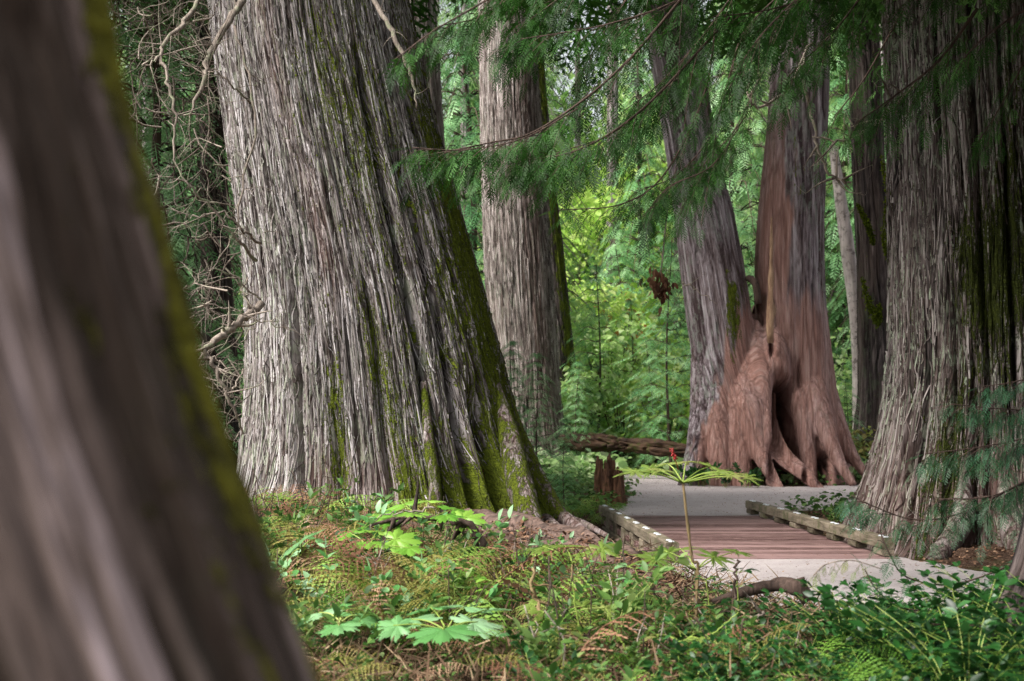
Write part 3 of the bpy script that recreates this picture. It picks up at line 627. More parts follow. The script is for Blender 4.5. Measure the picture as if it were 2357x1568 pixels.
# ------------------------------------------------------------ bridge
def lerp(a, b, t): return a + (b - a) * t
NL, NR, FR, FL = DECK
e_b = empty('boardwalk_bridge', (2.78, 19, 0), 'low timber bridge of red-brown planks with grey curb rails on the gravel path', 'bridge')
npl = 26
for i in range(npl):
    t0, t1 = i / npl, (i + 1) / npl - .07 / npl
    a, b_, c_, d_ = lerp(NL, FL, t0), lerp(NR, FR, t0), lerp(NR, FR, t1), lerp(NL, FL, t1)
    zt = .012 + .006 * rng.random() + (0.0); mb = MB(); nn = 10
    def row(p, q, z): return np.stack([np.linspace(p[0], q[0], nn), np.linspace(p[1], q[1], nn) , np.full(nn, z) + .003 * np.sin(np.linspace(0, 6, nn) + i)], -1)
    V = np.vstack([row(a, b_, zt), row(d_, c_, zt), row(a, b_, zt - .06), row(d_, c_, zt - .06)])
    j = np.arange(nn - 1)
    Qs = np.vstack([np.stack([j, j + 1, nn + j + 1, nn + j], -1), np.stack([2 * nn + j + 1, 2 * nn + j, 3 * nn + j, 3 * nn + j + 1], -1),
                    np.stack([2 * nn + j, 2 * nn + j + 1, j + 1, j], -1), np.stack([nn + j, nn + j + 1, 3 * nn + j + 1, 3 * nn + j], -1),
                    [[0, nn, 3 * nn, 2 * nn]], [[nn - 1, 3 * nn - 1, 4 * nn - 1, 2 * nn - 1]]])
    mb.add(V, Qs, None, rng.random()); mb.build('plank', M_DECK, e_b, smooth=False)
def beam(name, p, q, w_, z0, z1, mat, parent, bev=.012, tint=.5, dents=True):
    p = np.array(p); q = np.array(q); L = np.linalg.norm(q - p); u = (q - p) / L; v = np.array([-u[1], u[0]])
    n = max(2, int(L / .25)); s = np.linspace(0, L, n)
    prof2 = [(-w_ / 2 + bev, z0), (w_ / 2 - bev, z0), (w_ / 2, z0 + bev), (w_ / 2, z1 - bev), (w_ / 2 - bev, z1), (-w_ / 2 + bev, z1), (-w_ / 2, z1 - bev), (-w_ / 2, z0 + bev)]
    V = []
    for si in s:
        wb = .0012 * rng.normal() if dents else 0
        for (a_, z_) in prof2: V.append([p[0] + u[0] * si + v[0] * (a_ + wb), p[1] + u[1] * si + v[1] * (a_ + wb), z_ + (.0008 * rng.normal() if dents else 0)])
    V = np.array(V); i = np.arange(n - 1)[:, None] * 8; j = np.arange(8)[None]; j2 = (j + 1) % 8
    Q = np.stack([i + j, i + 8 + j, i + 8 + j2, i + j2], -1).reshape(-1, 4)
    b0 = len(V); V = np.vstack([V, V[:8].mean(0), V[-8:].mean(0)]); jj = np.arange(8)
    T = np.vstack([np.stack([jj * 0 + b0, jj, (jj + 1) % 8], -1), np.stack([jj * 0 + b0 + 1, (n - 1) * 8 + (jj + 1) % 8, (n - 1) * 8 + jj], -1)])
    mb = MB(); mb.add(V, Q, T, tint); return mb.build(name, mat, parent, smooth=False)
for side, (a0, a1) in (('l', ((1.70, 15.15), (1.40, 21.9))), ('r', ((4.14, 15.75), (3.86, 23.2)))):
    a0 = np.array(a0); a1 = np.array(a1)
    rail = beam('curb_rail', a0, a1, .145, .10, .225, M_BEAM, e_b, tint=.5)
    beam('stringer', a0 + np.array([(-.02 if side == 'l' else .02), .15]), a1, .15, -.26, -.06, M_BEAM, e_b, tint=.3)
    nb = 8
    for k_ in range(nb):
        t_ = .03 + k_ / (nb - 1) * .94; c_ = lerp(a0, a1, t_); u = (a1 - a0) / np.linalg.norm(a1 - a0) * .17
        if k_ == 0: c_ = a0 + u * 1.02
        beam('spacer_block', c_ - u, c_ + u, .135, .024 if side == 'r' else -.058, .098, M_BEAM, e_b, tint=rng.random(), dents=False)
        for s_ in (-.55, .55):
            cc = c_ + u * s_; th = np.arange(10) / 10 * 2 * PI
            V = np.vstack([np.stack([cc[0] + .034 * np.cos(th), cc[1] + .034 * np.sin(th), th * 0 + .2255], -1), np.stack([cc[0] + .024 * np.cos(th), cc[1] + .024 * np.sin(th), th * 0 + .236], -1), [[cc[0], cc[1], .238]]])
            j = np.arange(10); j2 = (j + 1) % 10
            mb = MB(); mb.add(V, np.stack([j, j2, 10 + j2, 10 + j], -1), np.stack([10 + j, 10 + j2, j * 0 + 20], -1)); mb.build('bolt_cap', M_BOLT, e_b)
beam('abutment', (0.55, 21.9), (1.5, 21.95), .2, -.3, -.02, M_BEAM, e_b, tint=.1)

# ------------------------------------------------------------ plant prototypes
def merge(parts):
    V = []; Q = []; T = []; n = 0
    for v, q, t in parts:
        V.append(v); Q.append(np.asarray(q).reshape(-1, 4) + n); T.append(np.asarray(t).reshape(-1, 3) + n); n += len(v)
    return np.vstack(V), np.vstack(Q).astype(int), np.vstack(T).astype(int)
def strip(a, b, w_, up=np.array([0, 0, 1.]), tip=.25):   # thin blade from a to b
    a = np.asarray(a, float); b = np.asarray(b, float); u = unit(b - a); s = unit(np.cross(up, u)) * w_ / 2
    m_ = a + (b - a) * .45
    return np.array([a, m_ - s, b, m_ + s])
def spray(nb=9, nt_=4, w_=.05, droop=.25, ang=50, seed=0, prof=.45):
    r = np.random.default_rng(seed); V = []
    def pos(x, y): return np.array([x, y, -droop * x * x - .25 * abs(y) * abs(y) * 2])
    V.append(strip(pos(0, 0), pos(1, 0), .02))
    for i in range(nb):
        for sgn in (-1, 1):
            x0 = .06 + (i + (.5 if sgn > 0 else 0)) / nb * .88
            L = prof * (math.sin(min(1, (x0 + .12) / .55) * PI / 2)) * (1.05 - x0) ** .8 * (1 + .2 * r.normal())
            if L < .03: L = .03
            a = math.radians(ang + 6 * r.normal()); ux_, uy_ = math.cos(a), sgn * math.sin(a)
            e_ = (x0 + L * ux_, L * uy_)
            V.append(strip(pos(x0, 0), pos(*e_), w_ * .9))
            for j in range(nt_):
                for s2 in (-1, 1):
                    f_ = (.2 + .75 * (j + (.4 if s2 > 0 else 0)) / nt_)
                    l2 = L * .26 * (1.1 - f_) + .012; a2 = a * sgn + s2 * math.radians(42)
                    bx, by = x0 + L * ux_ * f_, L * uy_ * f_
                    V.append(strip(pos(bx, by), pos(bx + l2 * math.cos(a2), by + l2 * math.sin(a2)), w_ * .62))
    V = np.vstack(V); k = len(V) // 4
    return V, np.arange(k * 4).reshape(-1, 4), np.zeros((0, 3), int)
SPR_HI = [spray(7, 3, .040, .25, 50, s, .46) for s in range(3)]
SPR_MID = [spray(8, 2, .040, .2, 50, s + 5, .45) for s in range(3)]
SPR_LO = [spray(5, 1, .11, .2, 52, s + 9, .5) for s in range(3)]
def frames(u, up):                      # matrices whose x axis is u and z axis near up
    u = unit(u); y = unit(np.cross(up, u)); z = np.cross(u, y); return np.stack([u, y, z], -1)

def oval_leaf(wd=.5, fold=.12, droop=.2):
    V = [(0, 0, 0), (.33, 0, 0), (.68, 0, 0), (1, 0, 0), (.15, .3 * wd, 0), (.42, .5 * wd, 0), (.75, .34 * wd, 0), (.15, -.3 * wd, 0), (.42, -.5 * wd, 0), (.75, -.34 * wd, 0)]
    V = np.array(V, float); V[:, 2] = np.abs(V[:, 1]) * fold * 2 - droop * V[:, 0] ** 2
    return V, np.array([[0, 1, 5, 4], [1, 2, 6, 5], [1, 0, 7, 8], [2, 1, 8, 9]]), np.array([[2, 3, 6], [3, 2, 9]])
LEAF = oval_leaf(); LEAFW = oval_leaf(.75, .1, .35)

def frond(npair=18, curl=.9, seed=0, teeth=7, width=.34, w_tooth=.8):
    """arching fern frond of length 1 along +x rising in z, pinnae as toothed blades"""
    r = np.random.default_rng(seed)
    s = np.linspace(0, 1, 40); ang = math.radians(62) - curl * 1.6 * s ** 1.3
    px_ = np.concatenate([[0], np.cumsum(np.cos(ang[:-1]) / 39)]); pz_ = np.concatenate([[0], np.cumsum(np.sin(ang[:-1]) / 39)])
    V = []; parts = []
    q = np.stack([px_, px_ * 0, pz_], -1)
    mbb = MB(); mbb.tube(q[::5], np.linspace(.007, .002, len(q[::5])), 3, cap=False); vv = mbb.get(); parts.append((vv[0], vv[1], vv[2]))
    for i in range(npair):
        t = .22 + .76 * i / npair; L = width * math.sin(min(1, (t - .1) / .3) * PI / 2) * (1.03 - t) ** .75
        b = np.array([np.interp(t, s, px_), 0, np.interp(t, s, pz_)]); a_ = np.interp(t, s, ang)
        tan = np.array([math.cos(a_), 0, math.sin(a_)]); nrm = np.array([-math.sin(a_), 0, math.cos(a_)])
        for sg in (-1, 1):
            dr = unit(np.array([0, sg, 0]) * 1.0 + tan * .35 - nrm * (.15 + .3 * r.random()) + r.normal(size=3) * .16); Lq = L * (1 + .2 * r.normal()) * (1 if r.random() > .08 else .4)
            for j in range(teeth):
                f_, f2 = j / teeth, (j + 1) / teeth; o = b + dr * Lq * f_ - nrm * .3 * Lq * f_ ** 2; o2 = b + dr * Lq * f2 - nrm * .3 * Lq * f2 ** 2
                l2 = Lq * (.05 * (1 - f_ * .85)) + .003; e1 = (o + o2) / 2 + dr * l2 * .5
                V.append(np.array([o, e1 + tan * l2, o2, e1 - tan * l2]))
    V = np.vstack(V); parts.append((V, np.arange(len(V)).reshape(-1, 4), np.zeros((0, 3), int)))
    return merge(parts)
FR = [frond(17, 1.0, s, 6) for s in range(3)]
def rotz(a): c, s = math.cos(a), math.sin(a); return np.array([[c, -s, 0], [s, c, 0], [0, 0, 1]])
def roty(a): c, s = math.cos(a), math.sin(a); return np.array([[c, 0, s], [0, 1, 0], [-s, 0, c]])
def rotx(a): c, s = math.cos(a), math.sin(a); return np.array([[1, 0, 0], [0, c, -s], [0, s, c]])

# ------------------------------------------------------------ ferns
def make_fern(nf, size, mat, label, group, seed, dead=0, cat='fern'):
    r = np.random.default_rng(seed); e = empty('fern', (0, 0, -50), label, cat, group)
    mb = MB(); mbd = MB()
    for i in range(nf):
        a = 2 * PI * i / nf + r.normal() * .3; L = size * (.7 + .5 * r.random())
        M_ = (rotz(a) @ roty(-.1 + .45 * r.random()) @ rotx(r.normal() * .35) * L)[None]
        (mbd if i < dead else mb).inst(FR[r.integers(3)], M_, np.zeros((1, 3)) + r.normal(size=3) * .02, r.random(1) * .6 + (.2 if i % 3 else .4))
    mb.V = [v + np.array([0, 0, -50]) for v in mb.V]; mb.build('fronds', mat, e)
    if mbd.V: mbd.V = [v + np.array([0, 0, -50]) for v in mbd.V]; mbd.build('dead_fronds', M_FERNB, e)
    return e
protos = {}
KIND = {'f_yel': 'yellowing fern', 'f_yel2': 'yellowing fern with a withered frond', 'f_dead': 'withered rust-brown fern', 'f_grn': 'fresh green fern', 'f_grn2': 'low green fern', 'h1': 'light green leafy herb', 'h2': 'dark green leafy herb', 'h3': 'small-leaved light green herb',
        's1': 'dark broad-leaved shrub', 's2': 'dark sprawling broad-leaved shrub', 'dead0': 'dark bare dead plant', 'dead1': 'pale bare dead plant', 'ls1': 'green leafy shrub', 'ls2': 'pale green leafy shrub'}
def where(loc):
    px_ = CX + F * loc[0] / loc[1]; d = loc[1]
    a = ('left beside the blurred trunk' if px_ < 800 else 'below the huge cedar' if px_ < 1080 else 'below the huge cedar\'s mossy root' if px_ < 1330 else 'left of the umbrella-shaped plant' if px_ < 1580 else 'right of the umbrella-shaped plant' if px_ < 1850 else 'below the right rail' if px_ < 2100 else 'in the lower right corner')
    b = 'nearest the viewer' if d < 8.6 else 'midway back' if d < 11.5 else 'farthest back'
    return ' ' + a + ', ' + b
def proto_use(key, maker, loc, rz, s, label=None, tilt=(0, 0)):
    o = proto_use0(key, maker, loc, rz, s, label, tilt)
    if key in KIND: o['label'] = KIND[key] + where(loc)
    return o
def proto_use0(key, maker, loc, rz, s, label=None, tilt=(0, 0)):
    """first use moves the prototype itself, later uses copy it"""
    if key not in protos: protos[key] = [maker(), False]
    pr_ = protos[key]
    if not pr_[1]:
        pr_[1] = True; o = pr_[0]; o.location = tuple(float(v) for v in loc); o.rotation_euler = (tilt[0], tilt[1], rz); o.scale = (s, s, s)
        if label: o['label'] = label
        return o
    return copy_tree(pr_[0], loc, rz, s, label, tilt=tilt)

LOGP = [P(930, 1300, 15.2), P(1150, 1290, 14.6), P(1300, 1325, 13.6), P(1450, 1372, 12.6), P(1590, 1425, 11.6)]
def log_clear(x, y):
    p = np.array(LOGP)[:, :2]; d = 9
    for i in range(len(p) - 1):
        e_ = p[i + 1] - p[i]; t = np.clip(((x - p[i][0]) * e_[0] + (y - p[i][1]) * e_[1]) / (e_ @ e_), 0, 1)
        d = min(d, math.hypot(x - p[i][0] - e_[0] * t, y - p[i][1] - e_[1] * t))
    return d
def spots(n, d0, d1, px0, px1, gap, clear_log=.45, clear_path=.25, seed=0):
    r = np.random.default_rng(seed); out = []; tries = 0
    while len(out) < n and tries < n * 60:
        tries += 1; d = math.sqrt(d0 ** 2 + (d1 ** 2 - d0 ** 2) * r.random()); x = (px0 + (px1 - px0) * r.random() - CX) / F * d
        if log_clear(x, d) < clear_log: continue
        if float(path_sd(np.array([x]), np.array([d]))[0]) < clear_path or float(poly_sd(np.array([x]), np.array([d]), DECK)[0]) < .35: continue
        if math.hypot((x - P(900, 1000, MD)[0]) / 2.1, (d - MD) / 1.75) < 1: continue
        if any((x - a) ** 2 + (d - b) ** 2 < gap * gap for a, b in out): continue
        pc = CX + F * x / d
        if d < 8.7 and (680 < pc < 1170) and r.random() < .85: continue
        out.append((x, d))
    return out
def hlim(x, y, z0, H):                  # how tall undergrowth may stand at a spot, so that it stays as low as it grows there
    px_ = CX + F * x / y; lim = np.interp(px_, [640, 900, 1050, 1300, 1500, 1700, 1850, 1920, 2357], [1080, 1135, 1190, 1270, 1350, 1420, 1425, 1345, 1295])
    return (EYE - (lim - HZ) / F * y - float(z0)) / H
FG1 = 'ferns in the undergrowth before the huge cedar'
kinds = [('f_yel', lambda: make_fern(6, .80, M_FERN, 'yellowing fern among the undergrowth before the huge cedar', FG1, 1, 1)),
         ('f_yel2', lambda: make_fern(6, .72, M_FERN, 'yellowing fern among the undergrowth before the huge cedar', FG1, 2, 3)),
         ('f_dead', lambda: make_fern(7, .62, M_FERNB, 'withered rust-brown fern among the undergrowth before the huge cedar', 'withered ferns before the huge cedar', 3, 0)),
         ('f_grn', lambda: make_fern(6, .72, M_FERNG, 'fresh green fern among the undergrowth before the huge cedar', 'green ferns before the huge cedar', 4, 0))]
for i, (x, y) in enumerate(spots(190, 7.0, 17.6, 560, 1700, .27, seed=11)):
    k_ = rng.choice(4, p=[.26, .24, .30, .20]); key, mk = kinds[k_]
    sc_ = min((.58 if y < 9.5 else .8) + .55 * rng.random(), hlim(x, y, gh(x, y), .42))
    if sc_ > .3: proto_use(key, mk, (x, y, gh(x, y) - .02), rng.random() * 6.28, sc_, tilt=(rng.normal() * .08, rng.normal() * .08))

# ------------------------------------------------------------ leafy herbs and shrubs
def make_leafy(nst, hgt, ln, mat, label, group, seed, arch=.5, nleaf=7, name='shrub', cat='shrub', spread=.15, proto=LEAF, stemr=.004, stem_mat=None):
    r = np.random.default_rng(seed); e = empty(name, (0, 0, 0), label, cat, group); mb = MB(); sb = MB()
    Ms = []; Ls = []
    for i in range(nst):
        a = r.random() * 6.28; H = hgt * (.6 + .5 * r.random()); b = np.array([math.cos(a), math.sin(a), 0]) * spread * r.random(); o = np.array([math.cos(a), math.sin(a), 0])
        c = curve([b, b + o * H * arch * .3 + [0, 0, H * .6], b + o * H * arch + [0, 0, H]], 10); sb.tube(c, np.linspace(stemr, stemr * .4, 10), 4, r.random(), cap=False)
        for j in range(nleaf):
            t = .3 + .7 * j / (nleaf - 1 if nleaf > 1 else 1); p = np.array([np.interp(t, np.linspace(0, 1, 10), c[:, q]) for q in range(3)])
            tan = unit(c[min(9, int(t * 9) + 1)] - c[max(0, int(t * 9) - 1)])
            for sg in ((-1, 1) if t < .98 else (-1, 0, 1)):
                side = unit(np.cross(tan, [0, 0, 1.]) + r.normal(size=3) * .25) * sg
                dr = unit(side + tan * .7 + np.array([0, 0, .1]) + r.normal(size=3) * .2)
                Ms.append(frames(dr, unit(np.array([0, 0, 1.]) + r.normal(size=3) * .35)) * ln * (.7 + .5 * r.random())); Ls.append(p)
    mb.inst(proto, np.array(Ms), np.array(Ls)); sb.build('stems', stem_mat or M_PSTEM, e); mb.build('leaves', mat, e)
    return e
HG = 'leafy herbs in the undergrowth'
hk = [('h1', lambda: make_leafy(7, .38, .085, M_HERB, 'light green leafy herb low in the foreground undergrowth', HG, 21, name='herb', cat='plant')),
      ('h2', lambda: make_leafy(9, .3, .07, M_SHRUB, 'dark green leafy herb low in the foreground undergrowth', 'dark leafy herbs in the undergrowth', 22, name='herb', cat='plant')),
      ('h3', lambda: make_leafy(6, .25, .05, M_HERB, 'light green leafy herb low in the foreground undergrowth', HG, 23, nleaf=9, name='herb', cat='plant'))]
for i, (x, y) in enumerate(spots(150, 6.9, 15.5, 600, 1750, .24, .3, seed=31)):
    key, mk = hk[rng.choice(3, p=[.4, .3, .3])]
    sc_ = min(.6 + .5 * rng.random(), hlim(x, y, gh(x, y), .4))
    if sc_ > .3: proto_use(key, mk, (x, y, gh(x, y) - .02), rng.random() * 6.28, sc_)
SG = 'dogwood-like shrubs at the lower right'
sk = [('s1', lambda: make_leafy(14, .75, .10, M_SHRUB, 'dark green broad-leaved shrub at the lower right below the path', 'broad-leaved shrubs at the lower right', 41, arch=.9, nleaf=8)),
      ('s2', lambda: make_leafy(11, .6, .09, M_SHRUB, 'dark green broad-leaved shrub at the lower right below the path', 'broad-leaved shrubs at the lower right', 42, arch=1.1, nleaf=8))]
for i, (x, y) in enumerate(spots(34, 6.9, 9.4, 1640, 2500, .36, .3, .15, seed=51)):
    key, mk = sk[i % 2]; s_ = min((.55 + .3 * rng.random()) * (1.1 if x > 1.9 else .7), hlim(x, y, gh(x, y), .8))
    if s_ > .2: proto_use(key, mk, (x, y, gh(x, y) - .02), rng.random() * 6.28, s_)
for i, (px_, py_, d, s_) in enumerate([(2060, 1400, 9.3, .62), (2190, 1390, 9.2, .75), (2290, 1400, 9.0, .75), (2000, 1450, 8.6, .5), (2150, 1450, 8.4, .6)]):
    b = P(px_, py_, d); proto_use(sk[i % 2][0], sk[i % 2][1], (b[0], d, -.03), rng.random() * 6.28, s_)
# low ferns among the shrubs, bottom right
for i, (x, y) in enumerate(spots(16, 6.8, 8.6, 1500, 2400, .4, .2, seed=61)):
    proto_use('f_grn2', lambda: make_fern(6, .7, M_FERNG, 'green fern low among the shrubs at the lower right', 'green ferns at the lower right', 6), (x, y, gh(x, y)), rng.random() * 6.28, .7 + .4 * rng.random())

# ------------------------------------------------------------ ground cover and litter (uncountable)
def cover(name, n, proto, mat, d0, d1, px0, px1, size, lift, label, cat, seed, tilt=.5, allow_path=False, log=True):
    r = np.random.default_rng(seed); d = np.sqrt(d0 ** 2 + (d1 ** 2 - d0 ** 2) * r.random(n)); x = (px0 + (px1 - px0) * r.random(n) - CX) / F * d
    s = path_sd(x, d) + .1 * r.normal(size=n); k_ = (s > .0) if not allow_path else (s < .1)
    dk = poly_sd(x, d, DECK)
    k_ &= (dk > .15) | (allow_path & (dk < -.12))
    x, d = x[k_], d[k_]; n = len(x); dk = dk[k_]; z = np.where(dk < 0, .026, gh(x, d) + lift * r.random(n) + .006)
    if allow_path: z = np.maximum(z, .018)
    a = r.random(n) * 6.28; u = np.stack([np.cos(a), np.sin(a), tilt * r.normal(size=n)], -1)
    up = unit(np.stack([tilt * r.normal(size=n), tilt * r.normal(size=n), np.ones(n)], -1))
    M_ = frames(u, up) * (size * (.5 + r.random(n)))[:, None, None]
    mb = MB(); mb.inst(proto, M_, np.stack([x, d, z], -1), r.random(n)); o = mb.build(name, mat); return tag(o, label, cat, kind='stuff')
BLADE = (np.array([[0, -.03, 0], [0, .03, 0], [.6, .02, .02], [.6, -.02, .02], [1, 0, 0]], float), np.array([[0, 3, 2, 1]]), np.array([[3, 4, 2]]))
cover('leaf_litter', 26000, LEAF, M_LITTER, 6, 27, 350, 2500, .05, .02, 'brown fallen leaves and bark scraps over the forest floor', 'leaf litter', 71, .35)
cover('ground_cover', 17000, LEAFW, M_HERB, 6, 15, 500, 1680, .034, .13, 'low green ground cover leaves between the ferns', 'ground cover', 72, .4)
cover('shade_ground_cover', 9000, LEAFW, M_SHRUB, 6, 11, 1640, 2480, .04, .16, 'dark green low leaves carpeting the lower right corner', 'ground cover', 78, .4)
cover('needle_litter', 22000, BLADE, M_STRAW, 6, 16, 450, 1900, .16, .2, 'tangle of dry brown stalks and needles under the ferns', 'dry stalks', 73, .5)
cover('fallen_needles', 4200, LEAF, M_LITTER, 9, 36, 1400, 2400, .025, .0, 'scattered brown leaf bits on the gravel path', 'leaf litter', 74, .15, True)
cover('far_ground_cover', 16000, LEAFW, M_HERB, 22, 42, 1150, 2400, .10, .3, 'green ground plants under the saplings beyond the bridge', 'ground cover', 75, .4)
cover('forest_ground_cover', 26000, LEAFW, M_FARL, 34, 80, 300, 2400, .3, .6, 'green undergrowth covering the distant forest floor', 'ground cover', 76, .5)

# ------------------------------------------------------------ devil's club plants
def palm_leaf(ragged=0., seed=0, lobes=7):
    r = np.random.default_rng(seed); n = 120; a = np.linspace(-2.65, 2.65, n); li = (a + 2.65) / 5.3 * lobes - .5
    ph = li - np.round(li); lobe = (1 - np.abs(ph) * 2) ** .7; env = .62 + .38 * np.cos(a * .55)
    depth = .42 + .38 * ragged; rr = env * (1 - depth + depth * lobe) * (1 + .10 * ((np.arange(n) % 5) / 2.5 - 1) + (.10 + .25 * ragged) * r.normal(size=n) * .5)
    rr = np.clip(rr, .08, 1.2)
    V = [np.array([[0, 0, 0.]])]; rings = [.3, .6, .82, 1]
    for f_ in rings:
        R_ = rr * f_ if f_ > .5 else (rr * .3 + .7 * rr.mean()) * f_
        zz = -.18 * (R_ ** 2) + .07 * f_ * (.5 - np.abs(ph) * 2) * 1.0 + .03 * np.sin(a * 3 + seed)
        V.append(np.stack([R_ * np.cos(a), R_ * np.sin(a), zz], -1))
    V = np.vstack(V); T = np.array([[0, 1 + i, 2 + i] for i in range(n - 1)]); Q = []
    for k_ in range(len(rings) - 1):
        b = 1 + k_ * n
        for i in range(n - 1):
            if k_ >= 1 and r.random() < (.02 + .42 * ragged) * (.5 if k_ == 1 else 1): continue
            Q.append([b + i, b + n + i, b + n + i + 1, b + i + 1])
    return V, np.array(Q), T
PALM = [palm_leaf(0, s) for s in range(3)]; PALMR = [palm_leaf(.95, s + 4) for s in range(3)]
def club(label, whorl, stem, leaves, mat, ragged=False, berries=False, cat='plant', name='devils_club', stemr=.012):
    """whorl: (px,py,d); stem: further points down; leaves: list of (px,py,dd,size,roll)"""
    W = P(*whorl); S = [P(*p) for p in stem]; base = S[-1].copy(); base[2] = float(gh(base[0], base[1])) - .03
    e = empty(name, base, label, cat); mb = MB(); c = curve(S[::-1] + [W], 18); c = np.vstack([base, c]) if base[2] < c[0, 2] else c
    mb.tube(c, np.linspace(stemr, stemr * .65, len(c)) * (1 + .12 * rng.normal(size=len(c))), 7, .5, rough=.22); mb.build('stem', M_STEM, e)
    pb = MB(); lb = MB()
    for i, (px_, py_, dd, sz, roll) in enumerate(leaves):
        L = P(px_, py_, whorl[2] + dd); mid = (W + L) / 2 + [0, 0, .02]; pb.tube(curve([W, mid, L], 8), np.linspace(.006, .0035, 8), 5, rng.random())
        o = L - W; o[2] *= .3; o = unit(o); up = unit(np.array([roll * -.6 + rng.normal() * .12, -.35 + rng.normal() * .12, 1.]))
        prs = (PALMR if ragged else PALM)[i % 3]
        lb.inst(prs, (frames(o + np.array([0, 0, -.12]), up) * sz)[None], (L - o * sz * .15)[None], np.array([rng.random()]))
    pb.build('petioles', M_PSTEM, e); lb.build('leaves', mat, e)
    if berries:
        bb = MB()
        for i in range(34):
            t = rng.random(); p = P(1546 + 9 * t, 1032 + 26 * t, whorl[2]) + rng.normal(size=3) * .006
            bb.tube([p - [0, 0, .006], p, p + [0, 0, .006]], [.003, .008, .003], 6)
        bb.tube([P(1562, 1082, whorl[2]), P(1546, 1032, whorl[2])], .003, 5); bb.build('berries', M_BERRY, e)
    return e
club('tall ragged umbrella-shaped plant with chewed leaves and red berries before the bridge', (1572, 1112, 9.5), [(1582, 1200, 9.5), (1594, 1290, 9.5), (1607, 1300, 9.5), (1602, 1400, 9.5), (1598, 1500, 9.4)],
     [(1490, 1078, .1, .15, 0), (1455, 1084, -.2, .14, 0), (1535, 1066, .35, .14, 0), (1580, 1062, .45, .14, 0), (1640, 1072, .3, .15, 0), (1690, 1092, -.1, .16, 0), (1655, 1085, -.3, .13, 0), (1520, 1080, -.35, .13, 0), (1725, 1098, 0, .11, 0)], M_CLUBR, True, True)
club('broad-leaved plant with jagged leaves rising before the foot of the huge cedar', (975, 1205, 12.4), [(972, 1250, 12.4), (962, 1320, 12.4)],
     [(925, 1160, .3, .21, 0), (985, 1152, .4, .2, 0), (1050, 1172, .3, .22, 0), (900, 1190, -.1, .22, 0), (1075, 1192, -.1, .22, 0), (950, 1180, -.4, .19, 0), (1030, 1186, -.4, .2, 0)], M_CLUB)
club('low plant with large jagged teal and lime leaves at the bottom centre', (1028, 1452, 8.3), [(1030, 1490, 8.3), (1055, 1545, 8.2), (1060, 1600, 8.2)],
     [(945, 1425, .15, .23, -.3), (1020, 1450, -.35, .25, 0), (1100, 1432, .1, .22, .3), (1070, 1395, .5, .22, 0), (990, 1398, .5, .2, 0), (1130, 1400, .5, .16, 0), (905, 1440, 0, .16, 0)], M_CLUBT)
club('low plant with drooping teal leaves left of the bottom-centre plant', (785, 1432, 8.6), [(790, 1500, 8.6), (800, 1560, 8.6)],
     [(735, 1410, .2, .19, 0), (830, 1418, .1, .2, 0), (780, 1440, -.3, .17, 0), (775, 1395, .3, .16, 0)], M_CLUBT)
club('plant with one large pale upturned leaf beside the blurred trunk', (695, 1262, 10.5), [(700, 1310, 10.5), (705, 1380, 10.5)],
     [(690, 1245, -.1, .24, 1.2), (665, 1285, .2, .18, 1.0), (730, 1240, .2, .14, 0)], M_CLUBT)
club('jagged-leaved plant between the pale leaf and the arching dead branch', (850, 1262, 11.5), [(845, 1300, 11.5), (850, 1370, 11.5)],
     [(800, 1225, .2, .2, 0), (870, 1222, .3, .22, 0), (920, 1240, 0, .22, 0), (785, 1250, -.2, .18, 0), (850, 1250, -.4, .2, 0), (945, 1262, -.2, .16, 0)], M_CLUB)
club('chewed yellow-green plant over the rotting log left of the bridge', (1318, 1298, 10.4), [(1315, 1350, 10.4), (1320, 1420, 10.4)],
     [(1250, 1258, .2, .2, 0), (1300, 1255, .4, .2, 0), (1350, 1258, .3, .2, 0), (1395, 1262, 0, .2, 0), (1270, 1270, -.3, .18, 0), (1345, 1272, -.3, .18, 0)], M_CLUBR, True)
club('chewed plant on a thick stem below the left rail end', (1602, 1312, 9.6), [(1604, 1380, 9.6), (1598, 1480, 9.5)],
     [(1530, 1268, .1, .18, 0), (1500, 1285, -.2, .18, 0), (1565, 1262, .3, .16, 0), (1650, 1280, .1, .2, 0), (1700, 1268, .3, .17, 0)], M_CLUBR, True)
club('chewed yellowish plant low in the centre of the undergrowth', (1290, 1420, 9.0), [(1300, 1470, 9.0), (1310, 1540, 9.0)],
     [(1220, 1390, .2, .17, 0), (1290, 1380, .3, .17, 0), (1350, 1395, .1, .19, 0), (1250, 1410, -.3, .15, 0), (1400, 1400, .1, .16, 0)], M_CLUBR, True)
club('chewed low plant below the driftwood stick', (1570, 1480, 8.3), [(1572, 1540, 8.3), (1570, 1600, 8.3)],
     [(1500, 1462, .2, .16, 0), (1560, 1450, .3, .16, 0), (1630, 1455, .2, .17, 0), (1610, 1470, -.2, .14, 0)], M_CLUBR, True)
def herb(label, top, base, n, ln, seed, mat=M_SHRUB):
    r = np.random.default_rng(seed); T0 = P(*top); B0 = P(*base); B0[2] = min(B0[2], float(gh(B0[0], B0[1]))); e = empty('herb', B0, label, 'plant')
    mb = MB(); c = curve([B0, (B0 + T0) / 2 + [.02, 0, 0], T0], 12); mb.tube(c, np.linspace(.006, .003, 12), 5); Ms = []; Ls = []
    for k_ in range(3):
        p = c[11 - k_ * 2]
        for i in range(n):
            a = 2 * PI * i / n + k_ * .6 + r.normal() * .2; dr = np.array([math.cos(a), math.sin(a), .25 - k_ * .05]); q = p + dr * ln * .7
            mb.tube([p, q], .002, 4); Ms.append(frames(dr, [0, 0, 1.]) * ln * (.8 + .4 * r.random())); Ls.append(q)
    mb.build('stem', M_PSTEM, e); lb = MB(); lb.inst(LEAFW, np.array(Ms), np.array(Ls)); lb.build('leaves', mat, e)
